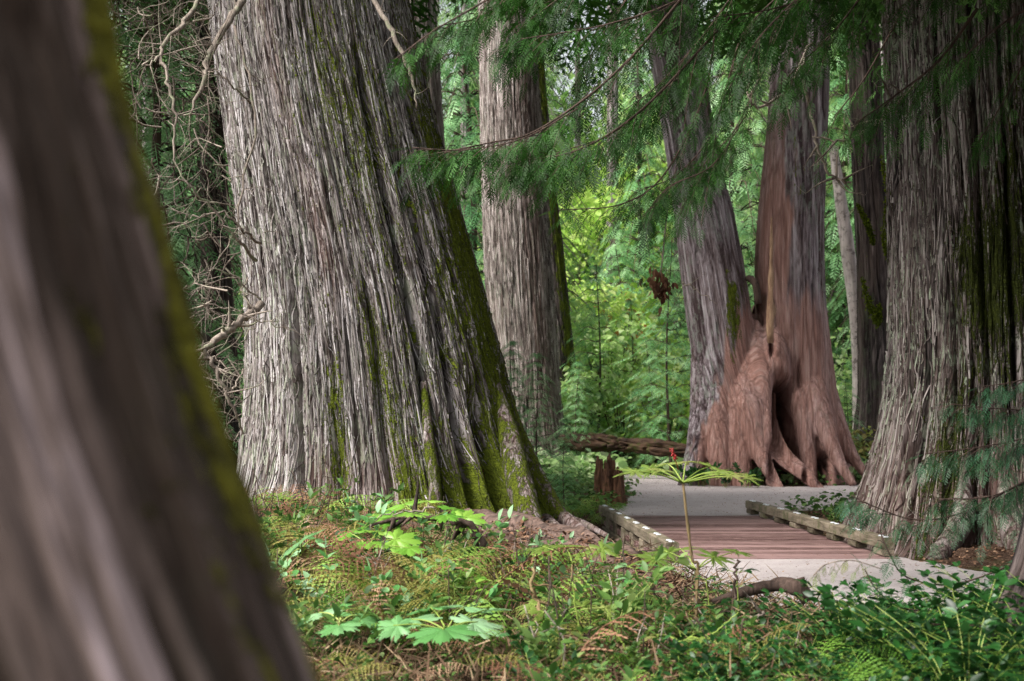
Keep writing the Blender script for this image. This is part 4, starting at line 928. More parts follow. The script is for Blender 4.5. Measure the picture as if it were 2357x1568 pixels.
herb('dark green whorled herb standing before the near end of the deck', (1695, 1318, 9.4), (1690, 1500, 9.4), 5, .085, 5)
herb('dark green whorled herb just right of the thick chewed stem', (1625, 1335, 9.2), (1628, 1500, 9.2), 5, .07, 6)
herb('bluish broad-leaved herb left of the thick chewed stem', (1462, 1310, 9.6), (1500, 1460, 9.6), 5, .10, 7, M_CLUBT)
herb('pale green herb over the rotting log in the middle', (1400, 1330, 10.3), (1405, 1430, 10.3), 5, .09, 8, M_HERB)
herb('lime green upright herb in front of the arching dead branch', (1140, 1340, 9.8), (1150, 1470, 9.8), 5, .09, 9, M_CLUB)
herb('lime green upright herb low beneath the yellow fern', (1080, 1350, 10.2), (1085, 1450, 10.2), 5, .09, 10, M_CLUB)

# ------------------------------------------------------------ logs, sticks, stumps
def log_obj(name, pts, rad, mat, label, cat, n=60, seg=40, amp=.05, stretch=5, tint=.5, moss=0):
    c = curve(pts, n); r = np.interp(np.linspace(0, 1, n), np.linspace(0, 1, len(rad)), rad); mb = MB(); mb.tube(c, r, seg); V, Q, T, t = mb.get()
    cen = np.vstack([np.repeat(c, seg, 0), c[:1], c[-1:]]); nr = unit(V - cen + 1e-6); u = unit(c[-1] - c[0])
    q = V - np.outer(V @ u, u) * (1 - 1 / stretch)
    dd = amp * (perlin(q, (3, 3, 3)) + .6 * perlin(q, (9, 9, 9)) + .35 * perlin(q, (22, 22, 22)) - .7 * np.exp(-(perlin(q, (6, 6, 6), 3) / .08) ** 2)); dd[-2:] = 0
    V = V + nr * dd[:, None]; base = c[len(c) // 2].copy(); base[2] -= r.mean()
    e = link(name, mesh(name, V - base, Q, T, [mat], {'tint': t})); e.location = tuple(base); return tag(e, label, cat)
log_obj('fallen_log', LOGP, [.44, .46, .42, .36, .24], M_LOG, 'thick rotting pinkish log lying in the ferns before the huge cedar', 'log', 200, 110, .075)
log_obj('fallen_log', [P(1290, 1022, 38), P(1400, 1018, 37.5), P(1480, 1028, 37.3), P(1620, 1044, 36.5)], [.17, .23, .21, .18], M_LOGM, 'dark mossy fallen log behind the stump left of the forked cedar', 'log', 160, 60, .12)
log_obj('broken_branch', [P(1640, 1388, 10.0), P(1720, 1360, 10.0), P(1790, 1345, 10.0), P(1835, 1352, 9.9), P(1862, 1380, 9.9)], [.022, .035, .05, .055, .045], M_TWIGD, 'dark broken driftwood branch at the edge of the gravel', 'branch', 50, 14, .018)
log_obj('broken_branch', [P(1800, 1350, 9.95), P(1835, 1338, 9.9), P(1852, 1330, 9.9)], [.03, .025, .012], M_TWIGD, 'short stub sticking up from the driftwood branch', 'branch', 16, 10, .01)
log_obj('wood_stub', [P(2236, 1600, 7.3), P(2236, 1560, 7.3), P(2237, 1542, 7.3)], [.05, .05, .035], M_TWIG, 'small pale wooden stub poking up at the bottom right', 'stub', 14, 14, .01)
def stump(label, px_, py0, py1, d, r0, mat, seed):
    r = np.random.default_rng(seed); b = P(px_, py0, d); t = P(px_, py1, d); b[2] = min(b[2], float(gh(b[0], b[1]))); H = t[2] - b[2]; nth = 90; nz = 24
    th = np.linspace(0, 2 * PI, nth, endpoint=False); TH, K = np.meshgrid(th, np.linspace(0, 1, nz)); top = 1 + .35 * perlin(np.stack([np.cos(th) * 3, np.sin(th) * 3, th * 0 + seed], -1)) - .25 * (r.random(nth) < .3)
    R_ = r0 * (1.35 - .4 * K ** .5) * (1 + .14 * np.cos(5 * TH + seed) + .10 * np.cos(13 * TH)) + .025 * perlin(np.stack([np.cos(TH) * 9, np.sin(TH) * 9, K * 2], -1).reshape(-1, 3)).reshape(TH.shape)
    Zz = K * H * top[None]; V = np.stack([R_ * np.cos(TH), R_ * np.sin(TH), Zz], -1).reshape(-1, 3)
    inn = V.reshape(nz, nth, 3)[-1] * [.75, .75, 1]; low = inn * [.8, .8, .55]; V = np.vstack([V, inn, low, [[0, 0, H * .5]]])
    i = np.arange(nz + 1)[:, None] * nth; j = np.arange(nth)[None]; j2 = (j + 1) % nth; Q = np.stack([i + j, i + j2, i + nth + j2, i + nth + j], -1).reshape(-1, 4)
    jj = np.arange(nth); T = np.stack([(nz + 1) * nth + jj, (nz + 1) * nth + (jj + 1) % nth, jj * 0 + (nz + 2) * nth], -1)
    o = link('stump', mesh('stump', V, Q, T, [mat], {'tint': np.full(len(V), .5)})); o.location = tuple(b); tag(o, label, 'stump')
stump('jagged red-brown rotten stump between the huge cedar and the bridge', 1393, 1140, 1062, 26.5, .17, M_STUMP, 2)
stump('low broken red-brown stump just right of the jagged stump', 1412, 1145, 1088, 26.0, .17, M_STUMP, 5)

def stick(label, pts, rad, mat, twigs=0, tl=.3, seed=0, name='branch', n=24, wig=.012, down=False, parent=None):
    r = np.random.default_rng(seed + 100); c = curve([P(*p) for p in pts], n); c[1:-1] += r.normal(size=(n - 2, 3)) * wig
    mb = MB(); mb.tube(c, np.interp(np.linspace(0, 1, n), np.linspace(0, 1, len(rad)), rad), 8, .5, rough=.05)
    for i in range(twigs):
        k_ = r.integers(2, n - 1); L = tl * (.4 + r.random()); dr = unit(r.normal(size=3) * [1, .6, .9] + [0, 0, -.9 if down else .1]); q = c[k_] + dr * L
        cc = curve([c[k_], (c[k_] + q) / 2 + r.normal(size=3) * L * .09, q], 8)
        mb.tube(cc, np.linspace(rad[-1] * .8 + .001, .0015, 8), 4, r.random())
        for _ in range(2):
            q2 = cc[r.integers(3, 8)]; e2 = q2 + unit(r.normal(size=3)) * L * .4; mb.tube(curve([q2, (q2 + e2) / 2 + r.normal(size=3) * L * .06, e2], 5), np.linspace(.002, .001, 5), 3, r.random())
    if parent is not None: return mb.build(name, mat, parent)
    V, Q, T, t = mb.get(); base = c[0]; o = link(name, mesh(name, V - base, Q, T, [mat], {'tint': t})); o.location = tuple(base); return tag(o, label, 'branch')
stick('dark arching dead branch in front of the foot of the huge cedar', [(850, 1212, 12.2), (930, 1192, 12.2), (1020, 1196, 12.2), (1080, 1212, 12.2), (1108, 1255, 12.2), (1112, 1290, 12.2)], [.01, .02, .026, .028, .034, .03], M_TWIGD, 12, .3, 1, down=True)
stick('thin dry twig reaching left over the ferns from the arching branch', [(1000, 1170, 12.0), (900, 1182, 12.0), (850, 1205, 12.0)], [.01, .007, .004], M_TWIG, 3, .12, 2)
stick('bare tan stem bending right in the lower middle', [(1226, 1308, 8.8), (1232, 1380, 8.8), (1265, 1440, 8.7), (1330, 1475, 8.5), (1390, 1510, 8.4)], [.010, .013, .013, .012, .012], M_STEM, 3, .15, 3)
stick('grey fallen branch lying low below the driftwood', [(1500, 1470, 9.4), (1600, 1440, 9.3), (1660, 1450, 9.2), (1760, 1410, 9.2)], [.012, .02, .022, .014], M_TWIG, 5, .2, 4)
stick('thin dead stick standing on the rotting log', [(1500, 1440, 10.8), (1505, 1380, 10.8), (1500, 1310, 10.8)], [.014, .012, .008], M_TWIGD, 3, .1, 5)
stick('bare upright stem before the path right of centre', [(1688, 1440, 9.2), (1692, 1350, 9.2), (1697, 1290, 9.2)], [.012, .010, .008], M_TWIGD, 2, .08, 6)
stick('pale green slanting stalk in the lower middle', [(1560, 1520, 8.2), (1640, 1460, 8.2), (1700, 1410, 8.2)], [.006, .005, .003], M_PSTEM, 0, .1, 7, wig=.002)
stick('pale green stalk leaning left in the undergrowth', [(1470, 1540, 8.2), (1420, 1460, 8.2), (1395, 1400, 8.2)], [.006, .005, .003], M_PSTEM, 0, .1, 8, wig=.002)
stick('thin green stalk rising at the lower centre', [(1340, 1480, 8.4), (1325, 1400, 8.4), (1318, 1340, 8.4)], [.006, .005, .003], M_PSTEM, 0, .1, 9, wig=.002)
stick('dark twig crossing the litter below the left rail', [(1420, 1245, 13.6), (1460, 1275, 13.4), (1500, 1300, 13.2)], [.02, .02, .012], M_TWIGD, 4, .15, 10)

# ------------------------------------------------------------ bare branches left of the huge cedar (parts of that tree)
specs = [([(560, 0, 17.3), (520, 60, 17.0), (478, 130, 16.8), (470, 185, 16.7), (437, 265, 16.6)], [.075, .065, .055, .045, .02], 10, .7),
         ([(470, -30, 17.0), (430, 50, 16.6), (385, 90, 16.4), (368, 130, 16.3), (335, 150, 16.2)], [.05, .045, .04, .035, .012], 12, .7),
         ([(368, 130, 16.3), (385, 190, 16.2), (405, 270, 16.1), (400, 350, 16.1), (440, 440, 16.1)], [.035, .03, .025, .02, .01], 12, .6),
         ([(540, 60, 17.2), (575, 180, 17.0), (585, 300, 16.9), (560, 420, 16.8), (545, 520, 16.8), (500, 600, 16.7)], [.025, .025, .024, .022, .018, .008], 12, .5),
         ([(590, 600, 17.3), (540, 545, 16.8), (480, 470, 16.6), (420, 420, 16.4), (360, 400, 16.3)], [.035, .028, .022, .016, .006], 14, .5),
         ([(600, 700, 17.2), (560, 735, 16.8), (520, 765, 16.6), (470, 800, 16.4)], [.075, .075, .07, .05], 8, .5),
         ([(470, 800, 16.4), (500, 860, 16.4), (530, 930, 16.5), (560, 1000, 16.7)], [.04, .035, .03, .02], 10, .5),
         ([(600, 690, 17.0), (540, 640, 16.7), (480, 620, 16.5), (455, 640, 16.4), (470, 670, 16.4)], [.02, .018, .014, .010, .006], 8, .3),
         ([(700, 770, 16.8), (610, 740, 16.7), (530, 710, 16.6), (450, 690, 16.4)], [.006, .012, .014, .012], 8, .3),
         ([(600, 560, 17.2), (560, 530, 16.8), (505, 490, 16.7), (450, 500, 16.6), (395, 480, 16.5)], [.03, .024, .02, .014, .006], 12, .5),
         ([(585, 250, 17.2), (540, 200, 16.8), (480, 150, 16.6), (440, 80, 16.6)], [.02, .018, .014, .008], 10, .5),
         ([(560, 850, 17.1), (530, 900, 16.8), (500, 880, 16.7)], [.02, .015, .008], 10, .4),
         ([(570, 640, 17.1), (560, 680, 16.7), (590, 720, 16.6), (565, 780, 16.6), (545, 800, 16.6)], [.02, .016, .012, .012, .006], 6, .3)]
for i, (pts, rad, tw, tl) in enumerate(specs): stick('', pts, [q * .62 for q in rad], M_TWIG, tw, tl * .8, 200 + i, parent=e_main, name='bare_branch', n=22, wig=.016)
# thicket of fine dead twigs hanging behind
r_ = np.random.default_rng(9)
e_th = empty('dead_thicket', (P(420, 500, 20.5)[0], 20.5, .3), 'tangle of fine dead grey twigs between the blurred trunk and the huge cedar', 'dead twigs')
mb = MB()
for i in range(230):
    x, y, d = 270 + 300 * r_.random(), -60 + 1080 * r_.random() ** 1.25, 18.5 + 3.5 * r_.random(); x += y * .12
    p = P(x, y, d); cc = [p]; dr = unit(r_.normal(size=3) * [1, .5, 1] + [0, 0, -.6]); L = .5 + .9 * r_.random()
    for k_ in range(5): dr = unit(dr + r_.normal(size=3) * .45); cc.append(cc[-1] + dr * L / 5)
    c = curve(cc, 12); mb.tube(c, np.linspace(.009 + .008 * r_.random(), .003, 12), 4, r_.random(), cap=False)
    for _ in range(4):
        q = c[r_.integers(2, 12)]; q2 = q + unit(r_.normal(size=3) + [0, 0, -.3]) * .25 * (1 + r_.random()); mb.tube(curve([q, (q + q2) / 2 + r_.normal(size=3) * .03, q2], 5), np.linspace(.005, .002, 5), 3, r_.random(), cap=False)
mb.build('twigs', M_TWIG, e_th)
# lichen-crusted dead branch hanging down the big trunk
stick('', [(860, 0, 17.2), (900, 70, 17.0), (935, 140, 16.9), (950, 190, 16.9), (958, 250, 16.9)], [.03, .032, .028, .02, .006], M_TWIG, 6, .2, 300, parent=e_main, name='bare_branch')

# ------------------------------------------------------------ cedar boughs
def bough(label, pts, r0, nsec, sl, spl, mat=M_BOUGH, seed=0, protos_=None, droop=.5, cat='bough', name='cedar_bough', group=None, tw=M_TWIGD, start=.15, side=(1, 1), dens=1.0, e=None):
    r = np.random.default_rng(seed + 500); pts = [P(*p) for p in pts] if e is None or not isinstance(pts[0], np.ndarray) else pts
    c = curve(pts, 26); own = e is None
    if own: e = empty(name, c[0], label, cat, group)
    b = MB(); f_ = MB(); b.tube(c, np.linspace(r0, .004, 26), 6, .5, rough=.08); protos_ = protos_ or SPR_HI
    Ms = [[] for _ in protos_]; Ls = [[] for _ in protos_]; Ti = [[] for _ in protos_]
    def put(p, dr, s, up):
        k_ = r.integers(len(protos_)); Ms[k_].append(frames(dr, up) * s); Ls[k_].append(p); Ti[k_].append(np.clip(.35 + .22 * r.normal(), 0, 1))
    for i in range(nsec):
        t = start + (1 - start) * (i + .5 * r.random()) / nsec; k_ = min(25, int(t * 25)); p = c[k_]; tan = unit(c[min(25, k_ + 1)] - c[max(0, k_ - 1)])
        sd_ = unit(np.cross(tan, [0, 0, 1.])); sg = 1 if i % 2 else -1
        dr = unit(sd_ * sg * (.6 + .3 * r.random()) + tan * (.75 + .4 * r.random()) + [0, 0, -.25 - .3 * r.random()] + r.normal(size=3) * .15)
        L = sl * (.55 + .6 * r.random()) * (1.15 - .75 * t); q = p + dr * L - np.array([0, 0, droop * L * .4])
        cc = curve([p, p + dr * L * .55, q], 9); b.tube(cc, np.linspace(max(.003, r0 * .25), .002, 9), 4, r.random(), cap=False)
        ns = max(3, int(L / spl * 3.3 * dens))
        for j in range(ns):
            tt = .12 + .88 * j / ns; q0 = np.array([np.interp(tt, np.linspace(0, 1, 9), cc[:, z]) for z in range(3)]); tn = unit(cc[-1] - cc[0] + [0, 0, -.3 * tt]); s2 = unit(np.cross(tn, [0, 0, 1.])) * (1 if j % 2 else -1)
            put(q0, unit(tn * .85 + s2 * .85 + [0, 0, -.15 - .35 * r.random()] + r.normal(size=3) * .12), spl * (.65 + .5 * r.random()) * (1.1 - .35 * tt), unit(np.array([0, 0, 1.]) + r.normal(size=3) * .3))
        put(cc[-1], unit(cc[-1] - cc[-3]), spl * .9, np.array([0, 0, 1.]))
    put(c[-1], unit(c[-1] - c[-2]), spl, np.array([0, 0, 1.]))
    for k_ in range(len(protos_)):
        if Ms[k_]: f_.inst(protos_[k_], np.array(Ms[k_]), np.array(Ls[k_]), np.array(Ti[k_]))
    b.build('branch', tw, e); f_.build('foliage', mat, e); return e
BS = [('long cedar bough reaching left across the middle trunk to the huge cedar', [(1600, -40, 11.5), (1420, 165, 11.4), (1240, 298, 11.3), (1120, 330, 11.2), (960, 362, 11.2)], .020, 15, .75, .24),
      ('cedar bough drooping below the long bough in front of the brown trunk', [(1680, 40, 12.0), (1480, 250, 11.9), (1330, 345, 11.8), (1180, 372, 11.8)], .020, 14, .7, .24),
      ('thin cedar bough with a bare tip curving down near the centre', [(1650, 40, 12.4), (1620, 220, 12.4), (1530, 400, 12.4), (1430, 470, 12.4), (1285, 484, 12.4)], .016, 10, .5, .20),
      ('blurred cedar bough at the top reaching over the mossy flank of the huge cedar', [(1240, -80, 8.5), (1120, 0, 8.5), (1000, 70, 8.5), (905, 140, 8.5)], .010, 8, .35, .17),
      ('pale cedar bough hanging steeply before the left fork of the red cedar', [(1900, -60, 9.5), (1800, 30, 9.5), (1730, 110, 9.5), (1672, 215, 9.5)], .012, 14, .5, .20),
      ('mossy cedar bough hanging over the gap beside the right-hand cedar', [(2250, 20, 12.5), (2160, 140, 12.5), (2060, 220, 12.5), (1960, 290, 12.5)], .024, 12, .7, .22),
      ('dark cedar bough hanging before the top of the right-hand cedar', [(2450, -20, 11.0), (2330, 40, 11.0), (2240, 110, 11.0), (2200, 170, 11.0)], .016, 7, .45, .2),
      ('cedar bough drooping over the upper part of the left fork', [(1700, 100, 12.8), (1640, 300, 12.8), (1560, 400, 12.8), (1470, 440, 12.8)], .016, 12, .6, .22),
      ('cedar bough hanging in front of the right fork of the red cedar', [(2020, -60, 13.0), (1930, 60, 13.0), (1850, 140, 13.0), (1800, 190, 13.0)], .018, 12, .7, .24),
      ('cedar bough sweeping across the top middle of the picture', [(1700, -80, 12.0), (1540, 10, 12.0), (1380, 60, 12.0), (1200, 90, 12.0)], .018, 14, .7, .24),
      ('cedar bough at the top between the huge cedar and the brown trunk', [(1340, -100, 12.6), (1200, -20, 12.6), (1100, 40, 12.6), (1010, 60, 12.6)], .015, 10, .55, .22),
      ('cedar bough at the top above the forked cedar', [(2060, -120, 11.8), (1920, -30, 11.8), (1780, 20, 11.8), (1640, 40, 11.8)], .018, 14, .7, .24),
      ('cedar bough at the top right corner drooping left', [(2500, -140, 12.2), (2360, -90, 12.2), (2200, -40, 12.2), (2050, 0, 12.2)], .018, 10, .6, .24),
      ('short cedar bough hanging before the left fork at branch height', [(1760, 160, 13.4), (1690, 300, 13.4), (1620, 380, 13.4), (1560, 500, 13.4)], .014, 10, .5, .2),
      ('cedar bough with thin twigs drooping beside the right fork', [(2080, 20, 13.6), (1990, 180, 13.6), (1930, 260, 13.6), (1890, 350, 13.6)], .014, 6, .45, .2),
      ('small cedar bough hanging in the right-hand cedar\'s shadow', [(2380, 100, 12.4), (2300, 250, 12.4), (2250, 330, 12.4)], .012, 6, .4, .18)]
BS += [('cedar bough hanging thickly over the top of the brown middle trunk', [(1420, -120, 13.5), (1320, -30, 13.5), (1230, 40, 13.5), (1160, 110, 13.5)], .016, 14, .8, .25),
       ('cedar bough drooping in the open gap left of the long bough', [(1560, -140, 14.0), (1440, 0, 14.0), (1370, 110, 14.0), (1320, 200, 14.0)], .016, 14, .8, .25),
       ('cedar bough behind the long bough before the left fork', [(1720, -60, 14.5), (1620, 80, 14.5), (1520, 190, 14.5), (1430, 260, 14.5)], .016, 16, .8, .25),
       ('cedar bough high between the two forks of the red cedar', [(1900, -140, 14.2), (1800, -20, 14.2), (1740, 40, 14.2), (1700, 90, 14.2)], .016, 10, .6, .25),
       ('leafy end of a cedar bough beside the mossy flank at mid height', [(1330, 250, 11.0), (1200, 320, 11.0), (1060, 345, 11.0), (950, 340, 11.0)], .008, 12, .45, .2),
       ('cedar bough drooping at mid height before the left fork', [(1720, 260, 11.6), (1640, 380, 11.6), (1540, 430, 11.6), (1480, 500, 11.6)], .010, 12, .5, .2),
       ('thick cedar bough across the brown middle trunk at mid height', [(1560, 180, 12.6), (1420, 300, 12.6), (1290, 350, 12.6), (1160, 395, 12.6)], .012, 14, .55, .22)]
for i, (lb_, pts, r0, ns, sl, spl) in enumerate(BS): bough(lb_, pts, r0 * .7, int(ns * 1.8), sl * 1.1, spl, seed=i, start=.06)
# the bare twigs showing on the right
for i, (lb_, pts) in enumerate([('bare curving twig hanging before the right fork', [(1725, 160, 13), (1728, 230, 13), (1760, 245, 13), (1830, 180, 13), (1870, 100, 13)]),
                            ('mossy bare twig below the drooping boughs on the right', [(1870, 315, 13), (1960, 320, 13), (2040, 260, 13), (2110, 190, 13)]),
                            ('thin bare twig looping beside the right-hand cedar', [(1960, 420, 13), (1910, 400, 13), (1880, 330, 13), (1850, 180, 13)])]):
    stick(lb_, pts, [.008, .012, .014, .016], M_TWIG, 8, .3, 400 + i)
stick('white bare twig in front of the left fork', [(1570, 650, 20), (1600, 665, 20), (1650, 700, 20)], [.015, .01, .004], M_TWIG, 3, .25, 420)

# young cedar reaching in from the right edge
e_s = empty('young_cedar_tree', (P(2500, 1300, 10.5)[0], 10.5, 0), 'young cedar with flat green boughs reaching in from the right edge', 'tree')
b0 = np.array(e_s.location)
mb = MB(); mb.tube(curve([b0 + [0, 0, -.1], b0 + [.02, 0, 1.2], b0 + [-.03, .05, 2.6]], 14), np.linspace(.04, .012, 14), 8, rough=.05); mb.build('trunk', M_TWIGD, e_s)
for i, (pts, r0, ns, sl, spl) in enumerate([([(2490, 1050, 10.5), (2340, 1120, 10.2), (2200, 1185, 10.0), (2100, 1195, 9.9), (2010, 1165, 9.8), (1960, 1140, 9.8)], .010, 14, .32, .16),
        ([(2500, 980, 10.5), (2360, 1010, 10.3), (2250, 1030, 10.2), (2130, 1045, 10.1)], .010, 14, .40, .17), ([(2500, 1000, 10.6), (2400, 1080, 10.2), (2290, 1140, 10.0), (2160, 1150, 10.0)], .009, 14, .36, .16),
        ([(2500, 900, 10.6), (2390, 940, 10.4), (2290, 940, 10.3), (2190, 930, 10.2)], .008, 12, .34, .16), ([(2500, 860, 10.6), (2420, 860, 10.4), (2330, 880, 10.3), (2260, 890, 10.3)], .008, 8, .3, .15),
        ([(2490, 1220, 10.2), (2350, 1290, 9.6), (2200, 1345, 9.3), (2090, 1330, 9.1), (2050, 1280, 9.0), (2020, 1210, 9.0)], .009, 6, .22, .14),
        ([(2490, 1270, 9.8), (2330, 1350, 9.2), (2180, 1400, 8.8), (2080, 1400, 8.6), (2020, 1360, 8.6), (1990, 1310, 8.6)], .009, 6, .22, .14),
        ([(2480, 1450, 9.0), (2330, 1440, 8.4), (2200, 1440, 8.2), (2080, 1430, 8.2)], .008, 10, .35, .16)]):
    bough('', [P(*p) for p in pts], r0 * .7, int(ns * 1.7), sl * 1.15, spl, M_SAPR, 700 + i, e=e_s, tw=M_TWIGD, start=.05)
bough('yellowed cedar twig hanging over the path edge on the right', [(2030, 1310, 8.9), (1960, 1290, 8.9), (1900, 1300, 8.9), (1872, 1325, 8.9)], .004, 5, .10, .09, M_FERN, 720, cat='twig', name='cedar_twig', tw=M_TWIG)

# ------------------------------------------------------------ saplings and background forest
def conifer(name, H, R, nwh, nb, spl, mat, label, group, seed, protos_=SPR_MID, trunk_r=.04, base=.12, tmat=M_TWIGD, dens=2.2, cat='tree', top_pow=.8, droop=.15):
    r = np.random.default_rng(seed + 900); e = empty(name, (0, 0, 0), label, cat, group)
    t = MB(); t.tube(curve([[0, 0, -.2], [r.normal() * .02 * H, r.normal() * .02 * H, H * .5], [r.normal() * .03 * H, r.normal() * .03 * H, H]], 16), np.linspace(trunk_r, trunk_r * .15, 16), 8, rough=.04)
    br = t; f_ = MB(); Ms = [[] for _ in protos_]; Ls = [[] for _ in protos_]; Ti = [[] for _ in protos_]
    for i in range(nwh):
        u = i / (nwh - 1); z = H * (base + (.98 - base) * u); L0 = R * (1 - u) ** top_pow * (1 - .35 * (u < .15)) + .04 * R
        for k_ in range(nb):
            a = 2 * PI * (k_ + r.random() * .8) / nb + i; L = L0 * (.6 + .6 * r.random()); o = np.array([math.cos(a), math.sin(a), 0])
            c = curve([[0, 0, z], o * L * .5 + [0, 0, z + L * .10], o * L + [0, 0, z - L * droop * (1 + r.random())]], 7); br.tube(c, np.linspace(trunk_r * .22, trunk_r * .05, 7), 3, r.random(), cap=False)
            n_ = max(2, int(L / spl * dens))
            for j in range(n_):
                q = (j + 1) / n_; p = np.array([np.interp(q, np.linspace(0, 1, 7), c[:, m_]) for m_ in range(3)]); sd_ = np.array([-o[1], o[0], 0]) * (1 if j % 2 else -1) * (0 if j == n_ - 1 else 1)
                dr = unit(o * .7 + sd_ * .8 + [0, 0, -.15 - droop + r.normal() * .12]); kk = r.integers(len(protos_))
                Ms[kk].append(frames(dr, unit(np.array([0, 0, 1.]) + r.normal(size=3) * .18)) * spl * (.7 + .6 * r.random())); Ls[kk].append(p - o * spl * .3); Ti[kk].append(np.clip(.4 + .25 * r.normal(), 0, 1))
    for kk in range(len(protos_)):
        if Ms[kk]: f_.inst(protos_[kk], np.array(Ms[kk]), np.array(Ls[kk]), np.array(Ti[kk]))
    V, Q, T, tt = t.get(); link('trunk', mesh('trunk', V, Q, T, [tmat], {'tint': tt, 'bc': V, 'moss': np.full(len(V), -.2)}), e)
    f_.build('foliage_mass', mat, e); return e
sap = [conifer('conifer_sapling', 3.4, 1.0, 15, 6, .32, M_SAPL, '', None, s, trunk_r=.03) for s in range(2)]
used = [False, False]
SP = [(1235, 1100, 24.0, 2.6, 'blue-green conifer sapling at the right foot of the huge cedar'), (1180, 1080, 27.5, 3.0, 'bushy conifer sapling hiding the base of the brown middle trunk'),
      (1300, 1130, 22.5, 1.6, 'small conifer sapling just left of the bridge and stumps'), (1372, 1085, 42, 6.2, 'slender conifer sapling against the bright clearing'),
      (1545, 1075, 39, 6.6, 'conifer sapling close behind the left fork of the red cedar'), (1450, 1082, 46, 5.5, 'conifer sapling in the middle of the bright clearing'),
      (1330, 1085, 38, 3.2, 'low conifer sapling behind the mossy log'), (1495, 1080, 41, 4.0, 'low conifer sapling right of the clearing centre'),
      (1950, 1080, 36, 2.6, 'pale conifer sapling between the forked cedar and the pale snag'), (2010, 1085, 43, 5.2, 'conifer sapling behind the pale snag'),
      (1600, 1075, 50, 8.0, 'tall conifer sapling hidden behind the left fork'), (1260, 1075, 50, 7.5, 'tall conifer sapling behind the brown middle trunk'),
      (1930, 1070, 48, 8.5, 'tall conifer sapling right behind the right fork'), (400, 1150, 26, 5.0, 'conifer sapling in the dark left gap'), (470, 1130, 33, 7.5, 'tall conifer sapling far back in the left gap'),
      (1430, 1070, 55, 9.0, 'tall conifer sapling far back in the clearing'), (1700, 1075, 44, 6.0, 'conifer sapling seen between the two forks'), (1080, 1090, 36, 5.0, 'conifer sapling between the huge cedar and the brown trunk')]
for i, (px_, py_, d, H, lb_) in enumerate(SP):
    x = (px_ - CX) / F * d; k_ = i % 2; loc = (x, d, float(gh(x, d)) - .02)
    if not used[k_]:
        o = sap[k_]; used[k_] = True; o.location = loc; o.scale = (H / 3.4,) * 3; o['label'] = lb_; o['group'] = 'conifer saplings beyond the bridge'
    else: o = copy_tree(sap[k_], loc, rng.random() * 6.28, (H / 3.4 * .95, H / 3.4 * .95, H / 3.4), lb_)
# bright broad-leaved bushes in the clearing
def bush(label, px_, d, W, H, mat, n, ls, seed, z0=.2, name='bush', cat='bush'):
    r = np.random.default_rng(seed); x = (px_ - CX) / F * d; e = empty(name, (x, d, 0), label, cat); s_ = MB(); f_ = MB(); tips = []
    for i in range(26):
        a = r.random() * 6.28; rr_ = W * r.random() ** .6; q = np.array([x + math.cos(a) * rr_, d + math.sin(a) * rr_, H * (.25 + .75 * r.random())]); tips.append(q)
        s_.tube(curve([[x + r.normal() * .1, d, -.1], [(x + q[0]) / 2, (d + q[1]) / 2, q[2] * .6], q], 8), np.linspace(.03, .008, 8), 4, cap=False)
    s_.build('stems', M_TWIGD, e); tips = np.array(tips); k_ = r.integers(0, len(tips), n)
    L = tips[k_] + r.normal(size=(n, 3)) * [W * .22, W * .22, H * .05]; L[:, 2] = np.maximum(L[:, 2], z0 * .3); a = r.random(n) * 6.28; u = np.stack([np.cos(a), np.sin(a), -.3 + .3 * r.normal(size=n)], -1)
    f_.inst(LEAFW, frames(u, unit(np.stack([.5 * r.normal(size=n), .5 * r.normal(size=n), np.ones(n)], -1))) * (ls * (.6 + .7 * r.random(n)))[:, None, None], L, r.random(n)); f_.build('leaves', mat, e)
bush('bright lime broad-leaved bush glowing in the clearing', 1395, 52, 2.6, 6.5, M_BRIGHT, 2600, .28, 1)
bush('yellow-green bush low left in the clearing', 1330, 47, 1.8, 3.8, M_BRIGHT, 1800, .22, 2)
bush('lime bush behind the low sapling right in the clearing', 1500, 50, 2.4, 4.2, M_BRIGHT, 2000, .25, 3)
bush('bright bush high behind the mossy leaning trunk', 1320, 62, 3, 11.5, M_BRIGHT, 2200, .32, 4)
bush('orange-tinged bush in the middle of the clearing', 1425, 50, .9, 5.8, M_ORANGE, 220, .2, 5)
bush('bright bush seen through the twigs at the far left', 455, 40, 1.6, 5.2, M_BRIGHT, 700, .22, 6)
bush('yellow-green bush right of the forked cedar roots', 1990, 39, 1.5, 1.4, M_FERN, 1500, .16, 7)
bush('tall airy maple with pale lime leaves filling the bright gap', 1440, 72, 4.2, 15, M_BRIGHT, 5200, .34, 9, name='maple_tree', cat='tree')
bush('airy pale-leaved tree high up in the bright gap', 1370, 80, 4.5, 22, M_PALEL, 6500, .36, 10, name='maple_tree', cat='tree')
bush('airy pale green tree right of the bright gap', 1530, 76, 4.0, 19, M_PALEL, 5000, .36, 11, name='maple_tree', cat='tree')
bush('glowing lime bush just left of the clearing centre', 1345, 56, 2.0, 6.8, M_BRIGHT, 2600, .25, 12)
bush('pale lime bush close behind the brown trunk on its left', 1095, 55, 1.8, 8.5, M_BRIGHT, 900, .3, 8)

